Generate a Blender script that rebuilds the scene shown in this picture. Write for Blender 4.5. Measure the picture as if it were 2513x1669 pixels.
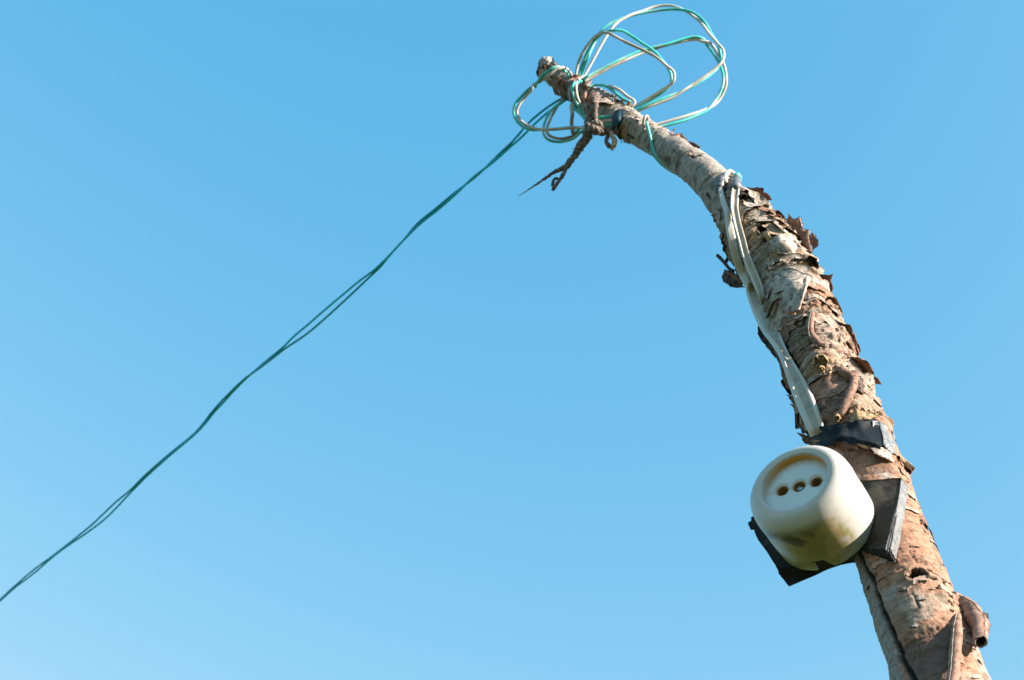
import bpy, math, random
import numpy as np
from mathutils import Vector, geometry
for o in list(bpy.data.objects): bpy.data.objects.remove(o)
scene = bpy.context.scene
COL = scene.collection
rad = math.radians
rng = random.Random(7)

# ------------------------------------------------------------------ camera
PITCH = rad(47.0); CAM = np.array((0.0, 0.0, 1.30))
LENS = 50.0; W0, H0 = 2513.0, 1669.0; FPX = LENS / 36.0 * W0
cam = bpy.data.cameras.new('camera'); camo = bpy.data.objects.new('camera', cam); COL.objects.link(camo)
cam.lens = LENS; cam.sensor_width = 36; cam.sensor_fit = 'HORIZONTAL'
cam.clip_start = 0.02; cam.clip_end = 5000
camo.location = CAM; camo.rotation_euler = (math.pi / 2 + PITCH, 0, 0)
cam.dof.use_dof = True; cam.dof.focus_distance = 0.98; cam.dof.aperture_fstop = 20
scene.camera = camo
CR = np.array((1.0, 0, 0)); CU = np.array((0, -math.sin(PITCH), math.cos(PITCH))); CF = np.array((0, math.cos(PITCH), math.sin(PITCH)))

# ------------------------------------------------------------------ light
s_cam = np.array((0.875, 0.525, 0.065))
SUN = s_cam[0] * CR + s_cam[1] * CU - s_cam[2] * CF
SUN = SUN / np.linalg.norm(SUN)
SUN_EL = math.asin(SUN[2]); SUN_AZ = math.atan2(SUN[0], SUN[1])
world = bpy.data.worlds.new('World'); scene.world = world; world.use_nodes = True
nt = world.node_tree; nt.nodes.clear()
sky = nt.nodes.new('ShaderNodeTexSky'); sky.sky_type = 'NISHITA'; sky.sun_disc = False
sky.sun_elevation = SUN_EL; sky.sun_rotation = SUN_AZ
sky.altitude = 0; sky.air_density = 1.0; sky.dust_density = 0.6; sky.ozone_density = 1.6
# one even colour response for the whole sky (the camera's saturated blue), the same in every direction
sepc = nt.nodes.new('ShaderNodeSeparateColor'); comb = nt.nodes.new('ShaderNodeCombineColor'); nt.links.new(sky.outputs[0], sepc.inputs[0])
for ch, (k_, g_, top_) in enumerate(((0.97, 1.85, 1.05), (1.265, 0.66, 1.95), (1.74, 0.33, 2.65))):
    pw = nt.nodes.new('ShaderNodeMath'); pw.operation = 'POWER'; pw.inputs[1].default_value = g_
    ml = nt.nodes.new('ShaderNodeMath'); ml.operation = 'MULTIPLY'; ml.inputs[1].default_value = k_
    mn = nt.nodes.new('ShaderNodeMath'); mn.operation = 'MINIMUM'; mn.inputs[1].default_value = top_
    nt.links.new(sepc.outputs[ch], pw.inputs[0]); nt.links.new(pw.outputs[0], ml.inputs[0]); nt.links.new(ml.outputs[0], mn.inputs[0]); nt.links.new(mn.outputs[0], comb.inputs[ch])
bg = nt.nodes.new('ShaderNodeBackground'); bg.inputs[1].default_value = 0.14
wo = nt.nodes.new('ShaderNodeOutputWorld')
nt.links.new(comb.outputs[0], bg.inputs[0]); nt.links.new(bg.outputs[0], wo.inputs[0])
sl = bpy.data.lights.new('sun', 'SUN'); sl.energy = 5.0; sl.angle = rad(0.5); sl.color = (1.0, 0.90, 0.79)
so = bpy.data.objects.new('sun', sl); COL.objects.link(so)
so.rotation_euler = Vector(SUN).to_track_quat('Z', 'Y').to_euler(); so.location = (3, -1, 4)
scene.view_settings.view_transform = 'Standard'; scene.view_settings.look = 'None'
scene.view_settings.exposure = 1.5; scene.view_settings.gamma = 1.0; scene.view_settings.use_curve_mapping = False

# ------------------------------------------------------------------ helpers
def nrm(v):
    v = np.asarray(v, float); return v / (np.linalg.norm(v, axis=-1, keepdims=True) + 1e-12)
def P(x, y, d):
    return CAM + d * ((x - W0 / 2) / FPX * CR + (H0 / 2 - y) / FPX * CU + CF)
def proj(p):
    q = np.asarray(p) - CAM; z = q @ CF
    return np.array((W0 / 2 + FPX * (q @ CR) / z, H0 / 2 - FPX * (q @ CU) / z)), z
def spl(pts, n):
    """Catmull-Rom through rows of pts, n samples per span"""
    p = np.asarray(pts, float)
    if len(p) == 2:
        t = np.linspace(0, 1, n + 1)[:, None]; return p[0] * (1 - t) + p[1] * t
    e = np.vstack([2 * p[0] - p[1], p, 2 * p[-1] - p[-2]]); out = []
    for i in range(len(p) - 1):
        a, b, c, d = e[i:i + 4]
        for k in range(n):
            t = k / n
            out.append(0.5 * (2 * b + (c - a) * t + (2 * a - 5 * b + 4 * c - d) * t * t + (3 * b - a - 3 * c + d) * t ** 3))
    out.append(p[-1]); return np.array(out)
def _h(i, j, k, s):
    n = (i * 73856093) ^ (j * 19349663) ^ (k * 83492791) ^ (s * 2654435761 & 0x7fffffff)
    n = n & 0x7fffffff; n = (n ^ (n >> 13)) * 1274126177 & 0x7fffffff; n = (n ^ (n >> 16)) * 668265263 & 0x7fffffff
    return ((n >> 7) & 0xffff) / 65535.0
def noise(x, y, z, s=0):
    x, y, z = np.broadcast_arrays(*[np.asarray(q, float) for q in (x, y, z)])
    i, j, k = [np.floor(q).astype(np.int64) for q in (x, y, z)]
    u, v, w = x - i, y - j, z - k
    u, v, w = [q * q * q * (q * (q * 6 - 15) + 10) for q in (u, v, w)]
    r = 0
    for a in (0, 1):
        for b in (0, 1):
            for c in (0, 1):
                r = r + _h(i + a, j + b, k + c, s) * (u if a else 1 - u) * (v if b else 1 - v) * (w if c else 1 - w)
    return r
def fbm(x, y, z, s=0, o=4):
    r = 0; a = 1; t = 0
    for q in range(o):
        r = r + a * noise(x * 2 ** q, y * 2 ** q, z * 2 ** q, s + q); t += a; a *= 0.5
    return r / t
def ss(a, b, x):
    t = np.clip((x - a) / (b - a), 0, 1); return t * t * (3 - 2 * t)

# ------------------------------------------------------------------ materials
def mat(name, c1, c2=None, rough=0.7, scale=120, lo=0.4, hi=0.62, bump=0.0, bscale=None, spec=0.4, sss=0.0, stretch=(1, 1, 1), attr=None, coat=0.0, c3=None, s3=60):
    m = bpy.data.materials.new(name); m.use_nodes = True; n = m.node_tree; b = n.nodes['Principled BSDF']; L = n.links.new
    b.inputs['Roughness'].default_value = rough; b.inputs['Specular IOR Level'].default_value = spec
    b.inputs['Coat Weight'].default_value = coat
    if sss:
        b.inputs['Subsurface Weight'].default_value = sss; b.inputs['Subsurface Radius'].default_value = (1, 0.8, 0.5); b.inputs['Subsurface Scale'].default_value = 0.002
    tc = n.nodes.new('ShaderNodeTexCoord'); mp = n.nodes.new('ShaderNodeMapping'); mp.inputs['Scale'].default_value = stretch
    L(tc.outputs['Object'], mp.inputs[0])
    nz = n.nodes.new('ShaderNodeTexNoise'); nz.inputs['Scale'].default_value = scale; nz.inputs['Detail'].default_value = 7; nz.inputs['Roughness'].default_value = 0.62
    L(mp.outputs[0], nz.inputs[0])
    rp = n.nodes.new('ShaderNodeValToRGB'); rp.color_ramp.elements[0].position = lo; rp.color_ramp.elements[1].position = hi
    c2 = c2 or c1
    rp.color_ramp.elements[0].color = (*c1, 1); rp.color_ramp.elements[1].color = (*c2, 1)
    L(nz.outputs[0], rp.inputs[0]); out = rp.outputs[0]
    if attr:
        at = n.nodes.new('ShaderNodeAttribute'); at.attribute_name = attr
        mx = n.nodes.new('ShaderNodeMix'); mx.data_type = 'RGBA'; mx.blend_type = 'MULTIPLY'; mx.inputs[0].default_value = 1
        L(at.outputs['Color'], mx.inputs[6]); L(out, mx.inputs[7]); out = mx.outputs[2]
    if c3:
        n3 = n.nodes.new('ShaderNodeTexNoise'); n3.inputs['Scale'].default_value = s3; n3.inputs['Detail'].default_value = 5
        L(mp.outputs[0], n3.inputs[0]); r3 = n.nodes.new('ShaderNodeValToRGB'); r3.color_ramp.elements[0].position = 0.52; r3.color_ramp.elements[1].position = 0.64
        r3.color_ramp.elements[0].color = (0, 0, 0, 1); r3.color_ramp.elements[1].color = (1, 1, 1, 1)
        L(n3.outputs[0], r3.inputs[0]); m3 = n.nodes.new('ShaderNodeMix'); m3.data_type = 'RGBA'
        L(r3.outputs[0], m3.inputs[0]); L(out, m3.inputs[6]); m3.inputs[7].default_value = (*c3, 1); out = m3.outputs[2]
    L(out, b.inputs['Base Color'])
    if bump:
        nb = n.nodes.new('ShaderNodeTexNoise'); nb.inputs['Scale'].default_value = bscale or scale * 3; nb.inputs['Detail'].default_value = 6; nb.inputs['Roughness'].default_value = 0.65
        L(mp.outputs[0], nb.inputs[0])
        bp = n.nodes.new('ShaderNodeBump'); bp.inputs['Strength'].default_value = 0.7; bp.inputs['Distance'].default_value = bump
        L(nb.outputs[0], bp.inputs['Height']); L(bp.outputs[0], b.inputs['Normal'])
    return m
M = {}
M['bark'] = mat('birch_bark', (0.48, 0.465, 0.45), (0.84, 0.82, 0.81), 0.8, 230, 0.34, 0.66, 0.0014, 420, 0.25, attr='bark_color')
M['outer'] = mat('bark_outer_side', (0.22, 0.18, 0.15), (0.44, 0.375, 0.32), 0.8, 170, 0.32, 0.6, 0.0009, 420, 0.2, c3=(0.16, 0.12, 0.09), s3=230)
M['inner'] = mat('bark_inner_side', (0.19, 0.105, 0.075), (0.38, 0.235, 0.175), 0.8, 140, 0.3, 0.65, 0.0007, 500, 0.2, c3=(0.17, 0.09, 0.06), s3=260)
M['tan'] = mat('bark_tan', (0.22, 0.14, 0.085), (0.44, 0.31, 0.21), 0.85, 200, 0.3, 0.65, 0.0010, 500, 0.2)
M['dark'] = mat('bark_dark', (0.035, 0.025, 0.02), (0.15, 0.11, 0.085), 0.9, 160, 0.4, 0.7, 0.0010, 400, 0.15)
M['lowbark'] = mat('bark_lower_sheet', (0.30, 0.20, 0.15), (0.50, 0.36, 0.28), 0.8, 120, 0.32, 0.66, 0.0010, 420, 0.2)
M['brown'] = mat('bark_brown', (0.14, 0.075, 0.05), (0.26, 0.14, 0.10), 0.85, 150, 0.3, 0.7, 0.0006, 400, 0.15)
M['splinter'] = mat('wood_splinters', (0.16, 0.095, 0.045), (0.46, 0.33, 0.19), 0.85, 330, 0.35, 0.6, 0.0012, 600, 0.15)
M['green'] = mat('turquoise_insulation', (0.04, 0.42, 0.40), (0.10, 0.60, 0.56), 0.42, 60, 0.35, 0.65, 0.0, spec=0.4, c3=(0.30, 0.52, 0.47), s3=50)
M['spanwire'] = mat('weathered_teal_insulation', (0.01, 0.46, 0.72), (0.02, 0.58, 0.82), 0.55, 8, 0.3, 0.7, spec=0.3)
M['spangrey'] = mat('weathered_grey_teal_insulation', (0.01, 0.38, 0.60), (0.12, 0.46, 0.66), 0.55, 8, 0.45, 0.7, spec=0.3)
M['white'] = mat('aged_white_insulation', (0.44, 0.39, 0.345), (0.62, 0.585, 0.55), 0.5, 30, 0.35, 0.6, 0.0, spec=0.4, c3=(0.34, 0.28, 0.22), s3=25)
M['cable'] = mat('white_cable_sheath', (0.47, 0.425, 0.355), (0.53, 0.495, 0.435), 0.42, 40, 0.3, 0.6, 0.0002, 200, spec=0.5, sss=0.15, c3=(0.50, 0.42, 0.30), s3=45)
M['groove'] = mat('grimy_cable_groove', (0.26, 0.225, 0.17), (0.42, 0.37, 0.29), 0.5, 90, 0.35, 0.65, 0.0002, 200)
M['tape'] = mat('black_tape', (0.006, 0.010, 0.014), (0.022, 0.028, 0.034), 0.66, 60, 0.35, 0.7, 0.0008, 130, spec=0.10)
M['greytape'] = mat('light_grey_tape', (0.07, 0.075, 0.08), (0.20, 0.205, 0.21), 0.42, 160, 0.35, 0.7, 0.0010, 200, spec=0.5, c3=(0.28, 0.28, 0.28), s3=120)  # lighter grey than the black tape
M['wraptape'] = mat('dusty_joint_tape', (0.05, 0.05, 0.06), (0.20, 0.20, 0.22), 0.45, 160, 0.35, 0.65, 0.0006, 240, spec=0.5)
M['bluetape'] = mat('blue_tape', (0.006, 0.035, 0.06), (0.012, 0.075, 0.12), 0.6, 100, 0.3, 0.7, 0.0005, 200)
M['rubber'] = mat('black_rubber', (0.016, 0.015, 0.014), (0.036, 0.033, 0.030), 0.75, 90, 0.35, 0.7, 0.0008, 300, spec=0.12, c3=(0.075, 0.066, 0.052), s3=48)
M['rubberedge'] = mat('grey_rubber_edge', (0.09, 0.095, 0.10), (0.21, 0.215, 0.22), 0.6, 200, 0.35, 0.65, 0.0014, 260, spec=0.4, c3=(0.13, 0.13, 0.13), s3=150)  # folded edge in a lighter grey than the rubber panel
M['twine'] = mat('weathered_twine', (0.085, 0.066, 0.057), (0.28, 0.22, 0.195), 0.95, 260, 0.35, 0.65, 0.0012, 700, spec=0.1)
M['twinelit'] = mat('sunlit_twine', (0.40, 0.28, 0.20), (0.68, 0.52, 0.40), 0.95, 260, 0.35, 0.65, 0.0010, 700, spec=0.1)  # paler copy of the twine with sunlight put into its colour
M['tipwood'] = mat('weathered_end_wood', (0.26, 0.225, 0.20), (0.38, 0.335, 0.30), 0.8, 120, 0.3, 0.7, 0.0006, 500, 0.2)
M['metal'] = mat('screw_metal', (0.30, 0.30, 0.30), (0.5, 0.5, 0.5), 0.35, 400, spec=0.6)
M['metal'].node_tree.nodes['Principled BSDF'].inputs['Metallic'].default_value = 0.9
M['amber'] = mat('sun_glow_plastic', (0.52, 0.27, 0.05), (0.74, 0.50, 0.16), 0.5, 70, 0.3, 0.7, 0.0002, 300, sss=0.2)  # amber of sun shining through the plastic, put into the base colour
M['holewall'] = mat('stained_hole', (0.16, 0.08, 0.025), (0.45, 0.24, 0.08), 0.6, 200, 0.3, 0.7)

# ------------------------------------------------------------------ object builders
def empty(name, loc, label, cat, group=None):
    o = bpy.data.objects.new(name, None); COL.objects.link(o); o.location = loc; o.empty_display_size = 0.02
    o['label'] = label; o['category'] = cat
    if group: o['group'] = group
    return o
def build(name, V, Fs, mats, parent=None, midx=None, smooth=True, label=None, kind=None):
    V = np.asarray(V, float)
    if parent is not None:
        p = parent
        while p is not None: V = V - np.array(p.location); p = p.parent
    me = bpy.data.meshes.new(name); me.from_pydata(V.tolist(), [], Fs)
    if isinstance(mats, str): mats = [mats]
    for k in mats: me.materials.append(M[k])
    if midx is not None: me.polygons.foreach_set('material_index', midx)
    if smooth: me.polygons.foreach_set('use_smooth', [True] * len(me.polygons))
    me.update()
    o = bpy.data.objects.new(name, me); COL.objects.link(o)
    if parent is not None: o.parent = parent
    if label: o['label'] = label
    if kind: o['kind'] = kind
    return o
def grid_faces(n, m, closed=False, off=0, flip=False):
    f = []
    for i in range(n - 1):
        for j in range(m if closed else m - 1):
            a, b = off + i * m + j, off + i * m + (j + 1) % m
            q = (a, b, b + m, a + m); f.append(q[::-1] if flip else q)
    return f
def frames(p):
    T = nrm(np.gradient(p, axis=0)); N = np.zeros_like(p)
    r = np.array((0.3, 0.5, 0.8)); N[0] = nrm(r - T[0] * (r @ T[0]))
    for i in range(1, len(p)):
        v = N[i - 1] - T[i] * (N[i - 1] @ T[i]); N[i] = nrm(v)
    return T, N, np.cross(T, N)
def tube_geo(p, r, seg=10, V=None, Fs=None, cap=True):
    V = V if V is not None else []; Fs = Fs if Fs is not None else []
    T, N, B = frames(p); r = np.broadcast_to(r, (len(p),)); off = len(V)
    for i in range(len(p)):
        for k in range(seg):
            a = 2 * math.pi * k / seg; V.append(p[i] + r[i] * (math.cos(a) * N[i] + math.sin(a) * B[i]))
    Fs += grid_faces(len(p), seg, True, off)
    if cap:
        Fs.append(tuple(off + k for k in range(seg))[::-1]); Fs.append(tuple(off + (len(p) - 1) * seg + k for k in range(seg)))
    return V, Fs

# ------------------------------------------------------------------ ground
def ground():
    m = bpy.data.materials.new('grass_ground'); m.use_nodes = True; n = m.node_tree; b = n.nodes['Principled BSDF']; b.inputs['Roughness'].default_value = 0.95
    b.inputs['Specular IOR Level'].default_value = 0.1
    tc = n.nodes.new('ShaderNodeTexCoord'); z = n.nodes.new('ShaderNodeTexNoise'); z.inputs['Scale'].default_value = 3.0; z.inputs['Detail'].default_value = 12
    r = n.nodes.new('ShaderNodeValToRGB'); r.color_ramp.elements[0].position = 0.35; r.color_ramp.elements[1].position = 0.65
    r.color_ramp.elements[0].color = (0.07, 0.08, 0.028, 1); r.color_ramp.elements[1].color = (0.11, 0.12, 0.045, 1)
    n.links.new(tc.outputs['Object'], z.inputs[0]); n.links.new(z.outputs[0], r.inputs[0]); n.links.new(r.outputs[0], b.inputs['Base Color'])
    M['grass'] = m
    V = []; N = 60; rings = [0] + [0.4 * 1.25 ** i for i in range(42)]
    for rr in rings:
        for k in range(N):
            a = 2 * math.pi * k / N; x, y = rr * math.cos(a), rr * math.sin(a)
            V.append((x, y, 0.10 * (float(noise(x * 0.3, y * 0.3, 0.5, 3)) - 0.5) * min(1, rr / 3)))
    o = build('ground', V, grid_faces(len(rings), N, True), 'grass'); o['kind'] = 'structure'
ground()

# ------------------------------------------------------------------ the pole's axis: photo position, width and distance
POLE = [(1338, 170, 42, 1.462), (1379, 201, 54, 1.44), (1425, 230, 60, 1.42), (1484, 272, 68, 1.39), (1547, 311, 70, 1.36), (1620, 353, 72, 1.325),
        (1661, 381, 80, 1.30), (1701, 408, 84, 1.28), (1740, 440, 90, 1.255), (1772, 476, 97, 1.235), (1808, 512, 102, 1.212), (1850, 578, 138, 1.18),
        (1900, 645, 148, 1.15), (1941, 715, 148, 1.118), (1971, 790, 160, 1.085), (2012, 897, 168, 1.04), (2054, 1000, 175, 1.0),
        (2098, 1100, 182, 0.96), (2137, 1200, 185, 0.925), (2204, 1382, 192, 0.868), (2243, 1490, 200, 0.835), (2308, 1669, 224, 0.785),
        (2362, 1830, 242, 0.745), (2432, 2050, 272, 0.695)]
ctrl = [np.r_[P(x, y, d), w / 2 * d / FPX] for x, y, w, d in POLE]
d_ = nrm(ctrl[-1][:3] - ctrl[-3][:3]); q = ctrl[-1].copy()
while q[2] > -0.15:
    d_ = nrm(d_ * 0.85 + np.array((0.02, 0.02, -1)) * 0.15); q = q.copy(); q[:3] = q[:3] + d_ * 0.12; q[3] += 0.0006; ctrl.append(q)
dense = spl(ctrl, 60)
seg_ = np.linalg.norm(np.diff(dense[:, :3], axis=0), axis=1); Ls = np.r_[0, np.cumsum(seg_)]
TT = nrm(np.gradient(dense[:, :3], axis=0))
def axis(L):
    L = np.asarray(L, float)
    c = np.stack([np.interp(L, Ls, dense[:, k]) for k in range(4)], -1); t = nrm(np.stack([np.interp(L, Ls, TT[:, k]) for k in range(3)], -1))
    C, r = c[..., :3], c[..., 3]
    v = nrm(CAM - C); F = nrm(v - t * np.sum(v * t, -1, keepdims=True)); R = np.cross(t, F)
    R = R * np.where(np.sum(R * CR, -1, keepdims=True) < 0, -1, 1)
    return C, t, F, R, r
PXY = np.array([proj(p)[0] for p in dense[:, :3]])
def locate(x, y):
    """photo position -> (length along pole, angle round it)"""
    k = int(np.argmin(np.sum((PXY - (x, y)) ** 2, 1))); L = Ls[k]; sa = 0.0
    for it in range(14):
        C, t, F, R, r = axis(L); a = math.asin(max(-1, min(1, sa)))
        p0, z0 = proj(C + r * (math.cos(a) * F + math.sin(a) * R)); p1, _ = proj(C + r * (math.cos(a) * F + math.sin(a) * R) + t * 0.001)
        dr = (p1 - p0); ln = np.linalg.norm(dr) / 0.001; dr = dr / np.linalg.norm(dr)
        pr = np.array((-dr[1], dr[0])); pr = pr if pr[0] > 0 else -pr
        e = np.array((x, y)) - p0; L += 0.8 * float(e @ dr) / ln; sa = max(-1, min(1, sa + float(e @ pr) / (r * FPX / z0)))
        L = max(0, min(Ls[-1], L))
    return L, math.asin(sa), z0
def Q(x, y, h=0.0):
    """point seen at photo position (x, y), h millimetres in front of the bark there"""
    L, a, z = locate(x, y); return P(x, y, z - h / 1000.0)
def pxm(x, y):
    return locate(x, y)[2] / FPX     # metres per photo pixel at the bark there

# ------------------------------------------------------------------ pole
BASE = np.array(ctrl[-1][:3]); BASE[2] = 0
pole = empty('birch_pole', BASE, 'crooked birch pole with peeling bark and a white socket strapped to it', 'pole')
def L_at(x, y): return locate(x, y)[0]
def trunk():
    Lend = L_at(2330, 1669) + 0.16
    n = int(Lend / 0.0008); La = np.linspace(0, Lend, n); Lb = np.arange(Lend + 0.006, Ls[-1], 0.006); L = np.r_[La, Lb]
    m = 216; ang = np.linspace(-math.pi, math.pi, m, endpoint=False)
    C, t, F, R, r = axis(L)
    A = np.broadcast_to(ang, (len(L), m)); LL = L[:, None] * np.ones((1, m)); rr = r[:, None]
    dirv = np.cos(ang)[None, :, None] * F[:, None, :] + np.sin(ang)[None, :, None] * R[:, None, :]
    base = C[:, None, :] + dirv * rr[..., None]
    q = base - CAM; z = q @ CF; X = W0 / 2 + FPX * (q @ CR) / z; Y = H0 / 2 - FPX * (q @ CU) / z
    front = (np.cos(A) > -0.15)
    cx, cy = np.cos(A) * rr, np.sin(A) * rr
    mm = 1000.0
    def nz(su, sl, s, o=4): return fbm(cx * mm / su, cy * mm / su, LL * mm / sl, s, o)    # scales in mm round / along
    wob = (nz(16, 16, 50, 3) - 0.5) * 40
    Yw = Y + wob
    up = 1 - ss(470, 560, Yw)                 # smooth pale top bark
    tip = 1 - ss(290, 350, Yw)
    mid = ss(480, 560, Yw) * (1 - ss(1020, 1080, Yw))
    low = ss(800, 960, Yw)
    D = np.zeros_like(A)
    D += (nz(30, 30, 1, 3) - 0.5) * 2.2e-3
    D += (nz(14, 3.0, 2, 3) - 0.5) * 0.7e-3
    D += (nz(2.5, 2.5, 3, 3) - 0.5) * 0.45e-3
    # colours
    pale = np.array((0.50, 0.44, 0.39)); grey = np.array((0.36, 0.315, 0.275)); salmon = np.array((0.54, 0.295, 0.195)); cream = np.array((0.52, 0.40, 0.31))
    tan = np.array((0.45, 0.31, 0.19)); brown = np.array((0.19, 0.105, 0.07)); black = np.array((0.022, 0.016, 0.012))
    col = np.ones(A.shape + (3,)) * pale
    def mixc(col, c, w): w = np.clip(w, 0, 1)[..., None]; return col * (1 - w) + np.asarray(c) * w
    col = mixc(col, grey, up * ss(0.5, 0.68, nz(24, 8, 10)) * 0.6)
    col = mixc(col, grey, mid * ss(0.42, 0.6, nz(22, 10, 11)) * 0.85)
    col = mixc(col, salmon, low * ss(0.35, 0.5, nz(25, 22, 12) + 0.14 * ss(950, 1100, Yw) - 0.10 * ss(1420, 1560, Yw)))
    col = mixc(col, cream, ss(1380, 1480, Yw) * ss(0.46, 0.56, nz(26, 12, 13)) * 0.9)
    col = mixc(col, salmon * 0.75, mid * ss(640, 760, Yw) * ss(0.5, 0.58, nz(20, 14, 14)))
    # peeled layers: ragged steps running round the pole
    e1 = nz(46, 7, 20, 3) + (nz(4, 2.5, 24, 3) - 0.5) * 0.10; e2 = nz(34, 5, 21, 3) + (nz(3, 2, 25, 3) - 0.5) * 0.10; e3 = nz(9, 4.5, 22, 4)
    pk = np.clip(mid + 0.5 * tip + 0.30 * low, 0, 1)
    s1 = ss(0.50, 0.515, e1); s2 = ss(0.53, 0.545, e2); s3 = ss(0.56, 0.58, e3)
    D += pk * (s1 * 1.7e-3 + s2 * 1.4e-3 + s3 * 0.9e-3 * mid)
    edge = np.exp(-((e1 - 0.50) / 0.007) ** 2) + np.exp(-((e2 - 0.53) / 0.007) ** 2)
    col = mixc(col, brown * 0.35, np.clip(edge, 0, 1) * np.clip(pk - 0.2 * low, 0, 1) * 0.95)
    col = mixc(col, tan * 0.85, (1 - s3) * ss(0.44, 0.5, e3) * mid * 0.75)
    col = mixc(col, brown, (1 - s1) * mid * ss(0.43, 0.48, e1) * 0.8)
    # shredded tan fibre bands
    for (x, y, wd, am) in ((1860, 535, 10, 1.0), (1925, 645, 9, 0.9), (2005, 745, 12, 1.0), (2110, 1000, 6, 0.7)):
        Lf = L_at(x, y); w = np.exp(-((LL - Lf + (nz(12, 30, 31, 3) - 0.5) * 0.03) * mm / wd) ** 2)
        fr = nz(3.0, 1.6, 32, 4); D += w * (fr - 0.45) * 5e-3 * am
        col = mixc(col, tan * 1.1, w * ss(0.46, 0.6, fr) * am); col = mixc(col, brown * 0.4, w * (1 - ss(0.36, 0.47, fr)) * am)
    # fine circumferential wrinkles and lenticels
    wr = nz(26, 1.5, 33, 3); D -= ss(0.6, 0.68, wr) * 0.6e-3 * (up + 0.5 * mid)
    col = mixc(col, (0.13, 0.10, 0.08), ss(0.61, 0.69, wr) * (up * 0.75 + mid * 0.6) * ss(0.40, 0.6, nz(18, 12, 34)))
    le = nz(9, 1.3, 35, 3); col = mixc(col, (0.20, 0.13, 0.09), ss(0.69, 0.76, le) * 0.85); D += ss(0.69, 0.78, le) * 0.3e-3
    sp = nz(1.6, 1.6, 36, 2); col = mixc(col, (0.10, 0.06, 0.04), ss(0.79, 0.86, sp) * 0.7 * np.clip(mid + 0.4 * low, 0, 1))
    # algae / grime blotches on the shaded bark
    gr = nz(9, 9, 37, 5); col = mixc(col, (0.12, 0.10, 0.06), ss(0.58, 0.72, gr) * 0.6)
    # cracks of the lower bark
    rk = np.abs(nz(9, 14, 38, 3) - 0.5); k2 = np.abs(nz(15, 6, 39, 4) - 0.5)
    sel = ss(0.52, 0.60, nz(22, 22, 40, 2)); ck = low * sel * np.maximum(1 - ss(0.003, 0.012, rk), 1 - ss(0.002, 0.010, k2))
    D -= ck * 0.8e-3; col = mixc(col, brown * 0.45, ck * 0.85)
    D += low * (fbm(cx * mm / 1.6, cy * mm / 1.6, LL * mm / 1.6, 41, 2) - 0.5) * 0.5e-3
    # rough orange/brown scabs
    sc = nz(12, 12, 42, 4); col = mixc(col, (0.42, 0.20, 0.11), low * ss(0.57, 0.66, sc) * 0.6)
    # placed features: (x, y, half-size across mm, half-size along mm, depth mm, colour weight)
    def local(x, y):
        L0, a0, _ = locate(x, y); da = (A - a0 + math.pi) % (2 * math.pi) - math.pi
        return da * rr * mm, (LL - L0) * mm
    def pit(x, y, w, h, dp, cw=1.0, c=black, jag=0.35, lip=0.0):
        nonlocal D, col
        u, v = local(x, y); d = np.sqrt((u / w) ** 2 + (v / h) ** 2) + (fbm(cx * mm / 2.2, cy * mm / 2.2, LL * mm / 2.2, int(x), 3) - 0.5) * jag * 2
        k = 1 - ss(0.8, 1.1, d); D -= k * dp * 1e-3; col = mixc(col, c, (1 - ss(1.0, 1.2, d)) * cw)
        if lip:
            l = np.exp(-((d - 1.38) / 0.14) ** 2); D += l * lip * 1e-3; col = mixc(col, tan * 1.15, l * 0.8)
    def bump(x, y, w, h, am):
        nonlocal D
        u, v = local(x, y); D += am * 1e-3 * np.exp(-(u / w) ** 2 - (v / h) ** 2)
    def streak(pts, w, dp, c=black, cw=1.0):
        nonlocal D, col
        loc = [locate(x, y) for x, y in pts]; l0 = np.array([q[0] for q in loc]); a0 = np.array([q[1] for q in loc]); k = np.argsort(l0)
        ac = np.interp(LL, l0[k], a0[k]); u = (A - ac) * rr * mm + (nz(6, 8, 44, 3) - 0.5) * w * 0.8
        g = (1 - ss(0.55, 1.0, np.abs(u) / w)) * ss(l0.min() - 0.006, l0.min() + 0.002, LL) * (1 - ss(l0.max(), l0.max() + 0.008, LL))
        D -= g * dp * 1e-3; col = mixc(col, c, g * cw)
    def zone(pts, c, cw, dp=0.0, hgt=30):
        """ragged patch bounded by a polygon in photo space, on the side that faces the camera"""
        nonlocal D, col
        Xj = X + (nz(5, 5, 60, 4) - 0.5) * hgt; Yj = Y + (nz(5, 5, 61, 4) - 0.5) * hgt; ins = np.zeros(X.shape, bool); k = len(pts)
        for i in range(k):
            (x1, y1), (x2, y2) = pts[i], pts[(i + 1) % k]
            ins ^= ((y1 > Yj) != (y2 > Yj)) & (Xj < (x2 - x1) * (Yj - y1) / (y2 - y1 + 1e-9) + x1)
        k = (ins & front).astype(float); D -= k * dp * 1e-3; col = mixc(col, c, k * cw)
    # freshly exposed reddish layers
    mauve = np.array((0.30, 0.175, 0.135))
    zone([(1975, 690), (2024, 690), (2050, 745), (1990, 765), (1962, 760)], (0.42, 0.24, 0.16), 0.9, 0.6)
    zone([(1975, 905), (2060, 925), (2090, 1000), (2075, 1050), (2010, 1050)], mauve * 0.9, 0.85, 0.7)
    zone([(1920, 780), (1985, 770), (1990, 860), (1950, 900), (1925, 860)], (0.25, 0.18, 0.13), 0.6, 0.4)
    zone([(2215, 1590), (2262, 1548), (2330, 1535), (2350, 1560), (2352, 1800), (2290, 1800)], mauve * 0.82, 0.93, 1.3, 14)
    zone([(2050, 1095), (2125, 1100), (2195, 1140), (2192, 1160), (2110, 1165)], brown * 1.1, 0.8, 0.3)
    zone([(2150, 960), (2100, 945), (2085, 1010), (2150, 1030)], cream, 0.75, -0.5)
    zone([(2050, 880), (2110, 890), (2115, 930), (2070, 930)], cream, 0.6, -0.4)
    zone([(1985, 780), (2060, 780), (2085, 870), (2030, 860), (2000, 830)], (0.55, 0.42, 0.34), 0.7, -0.4)
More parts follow.
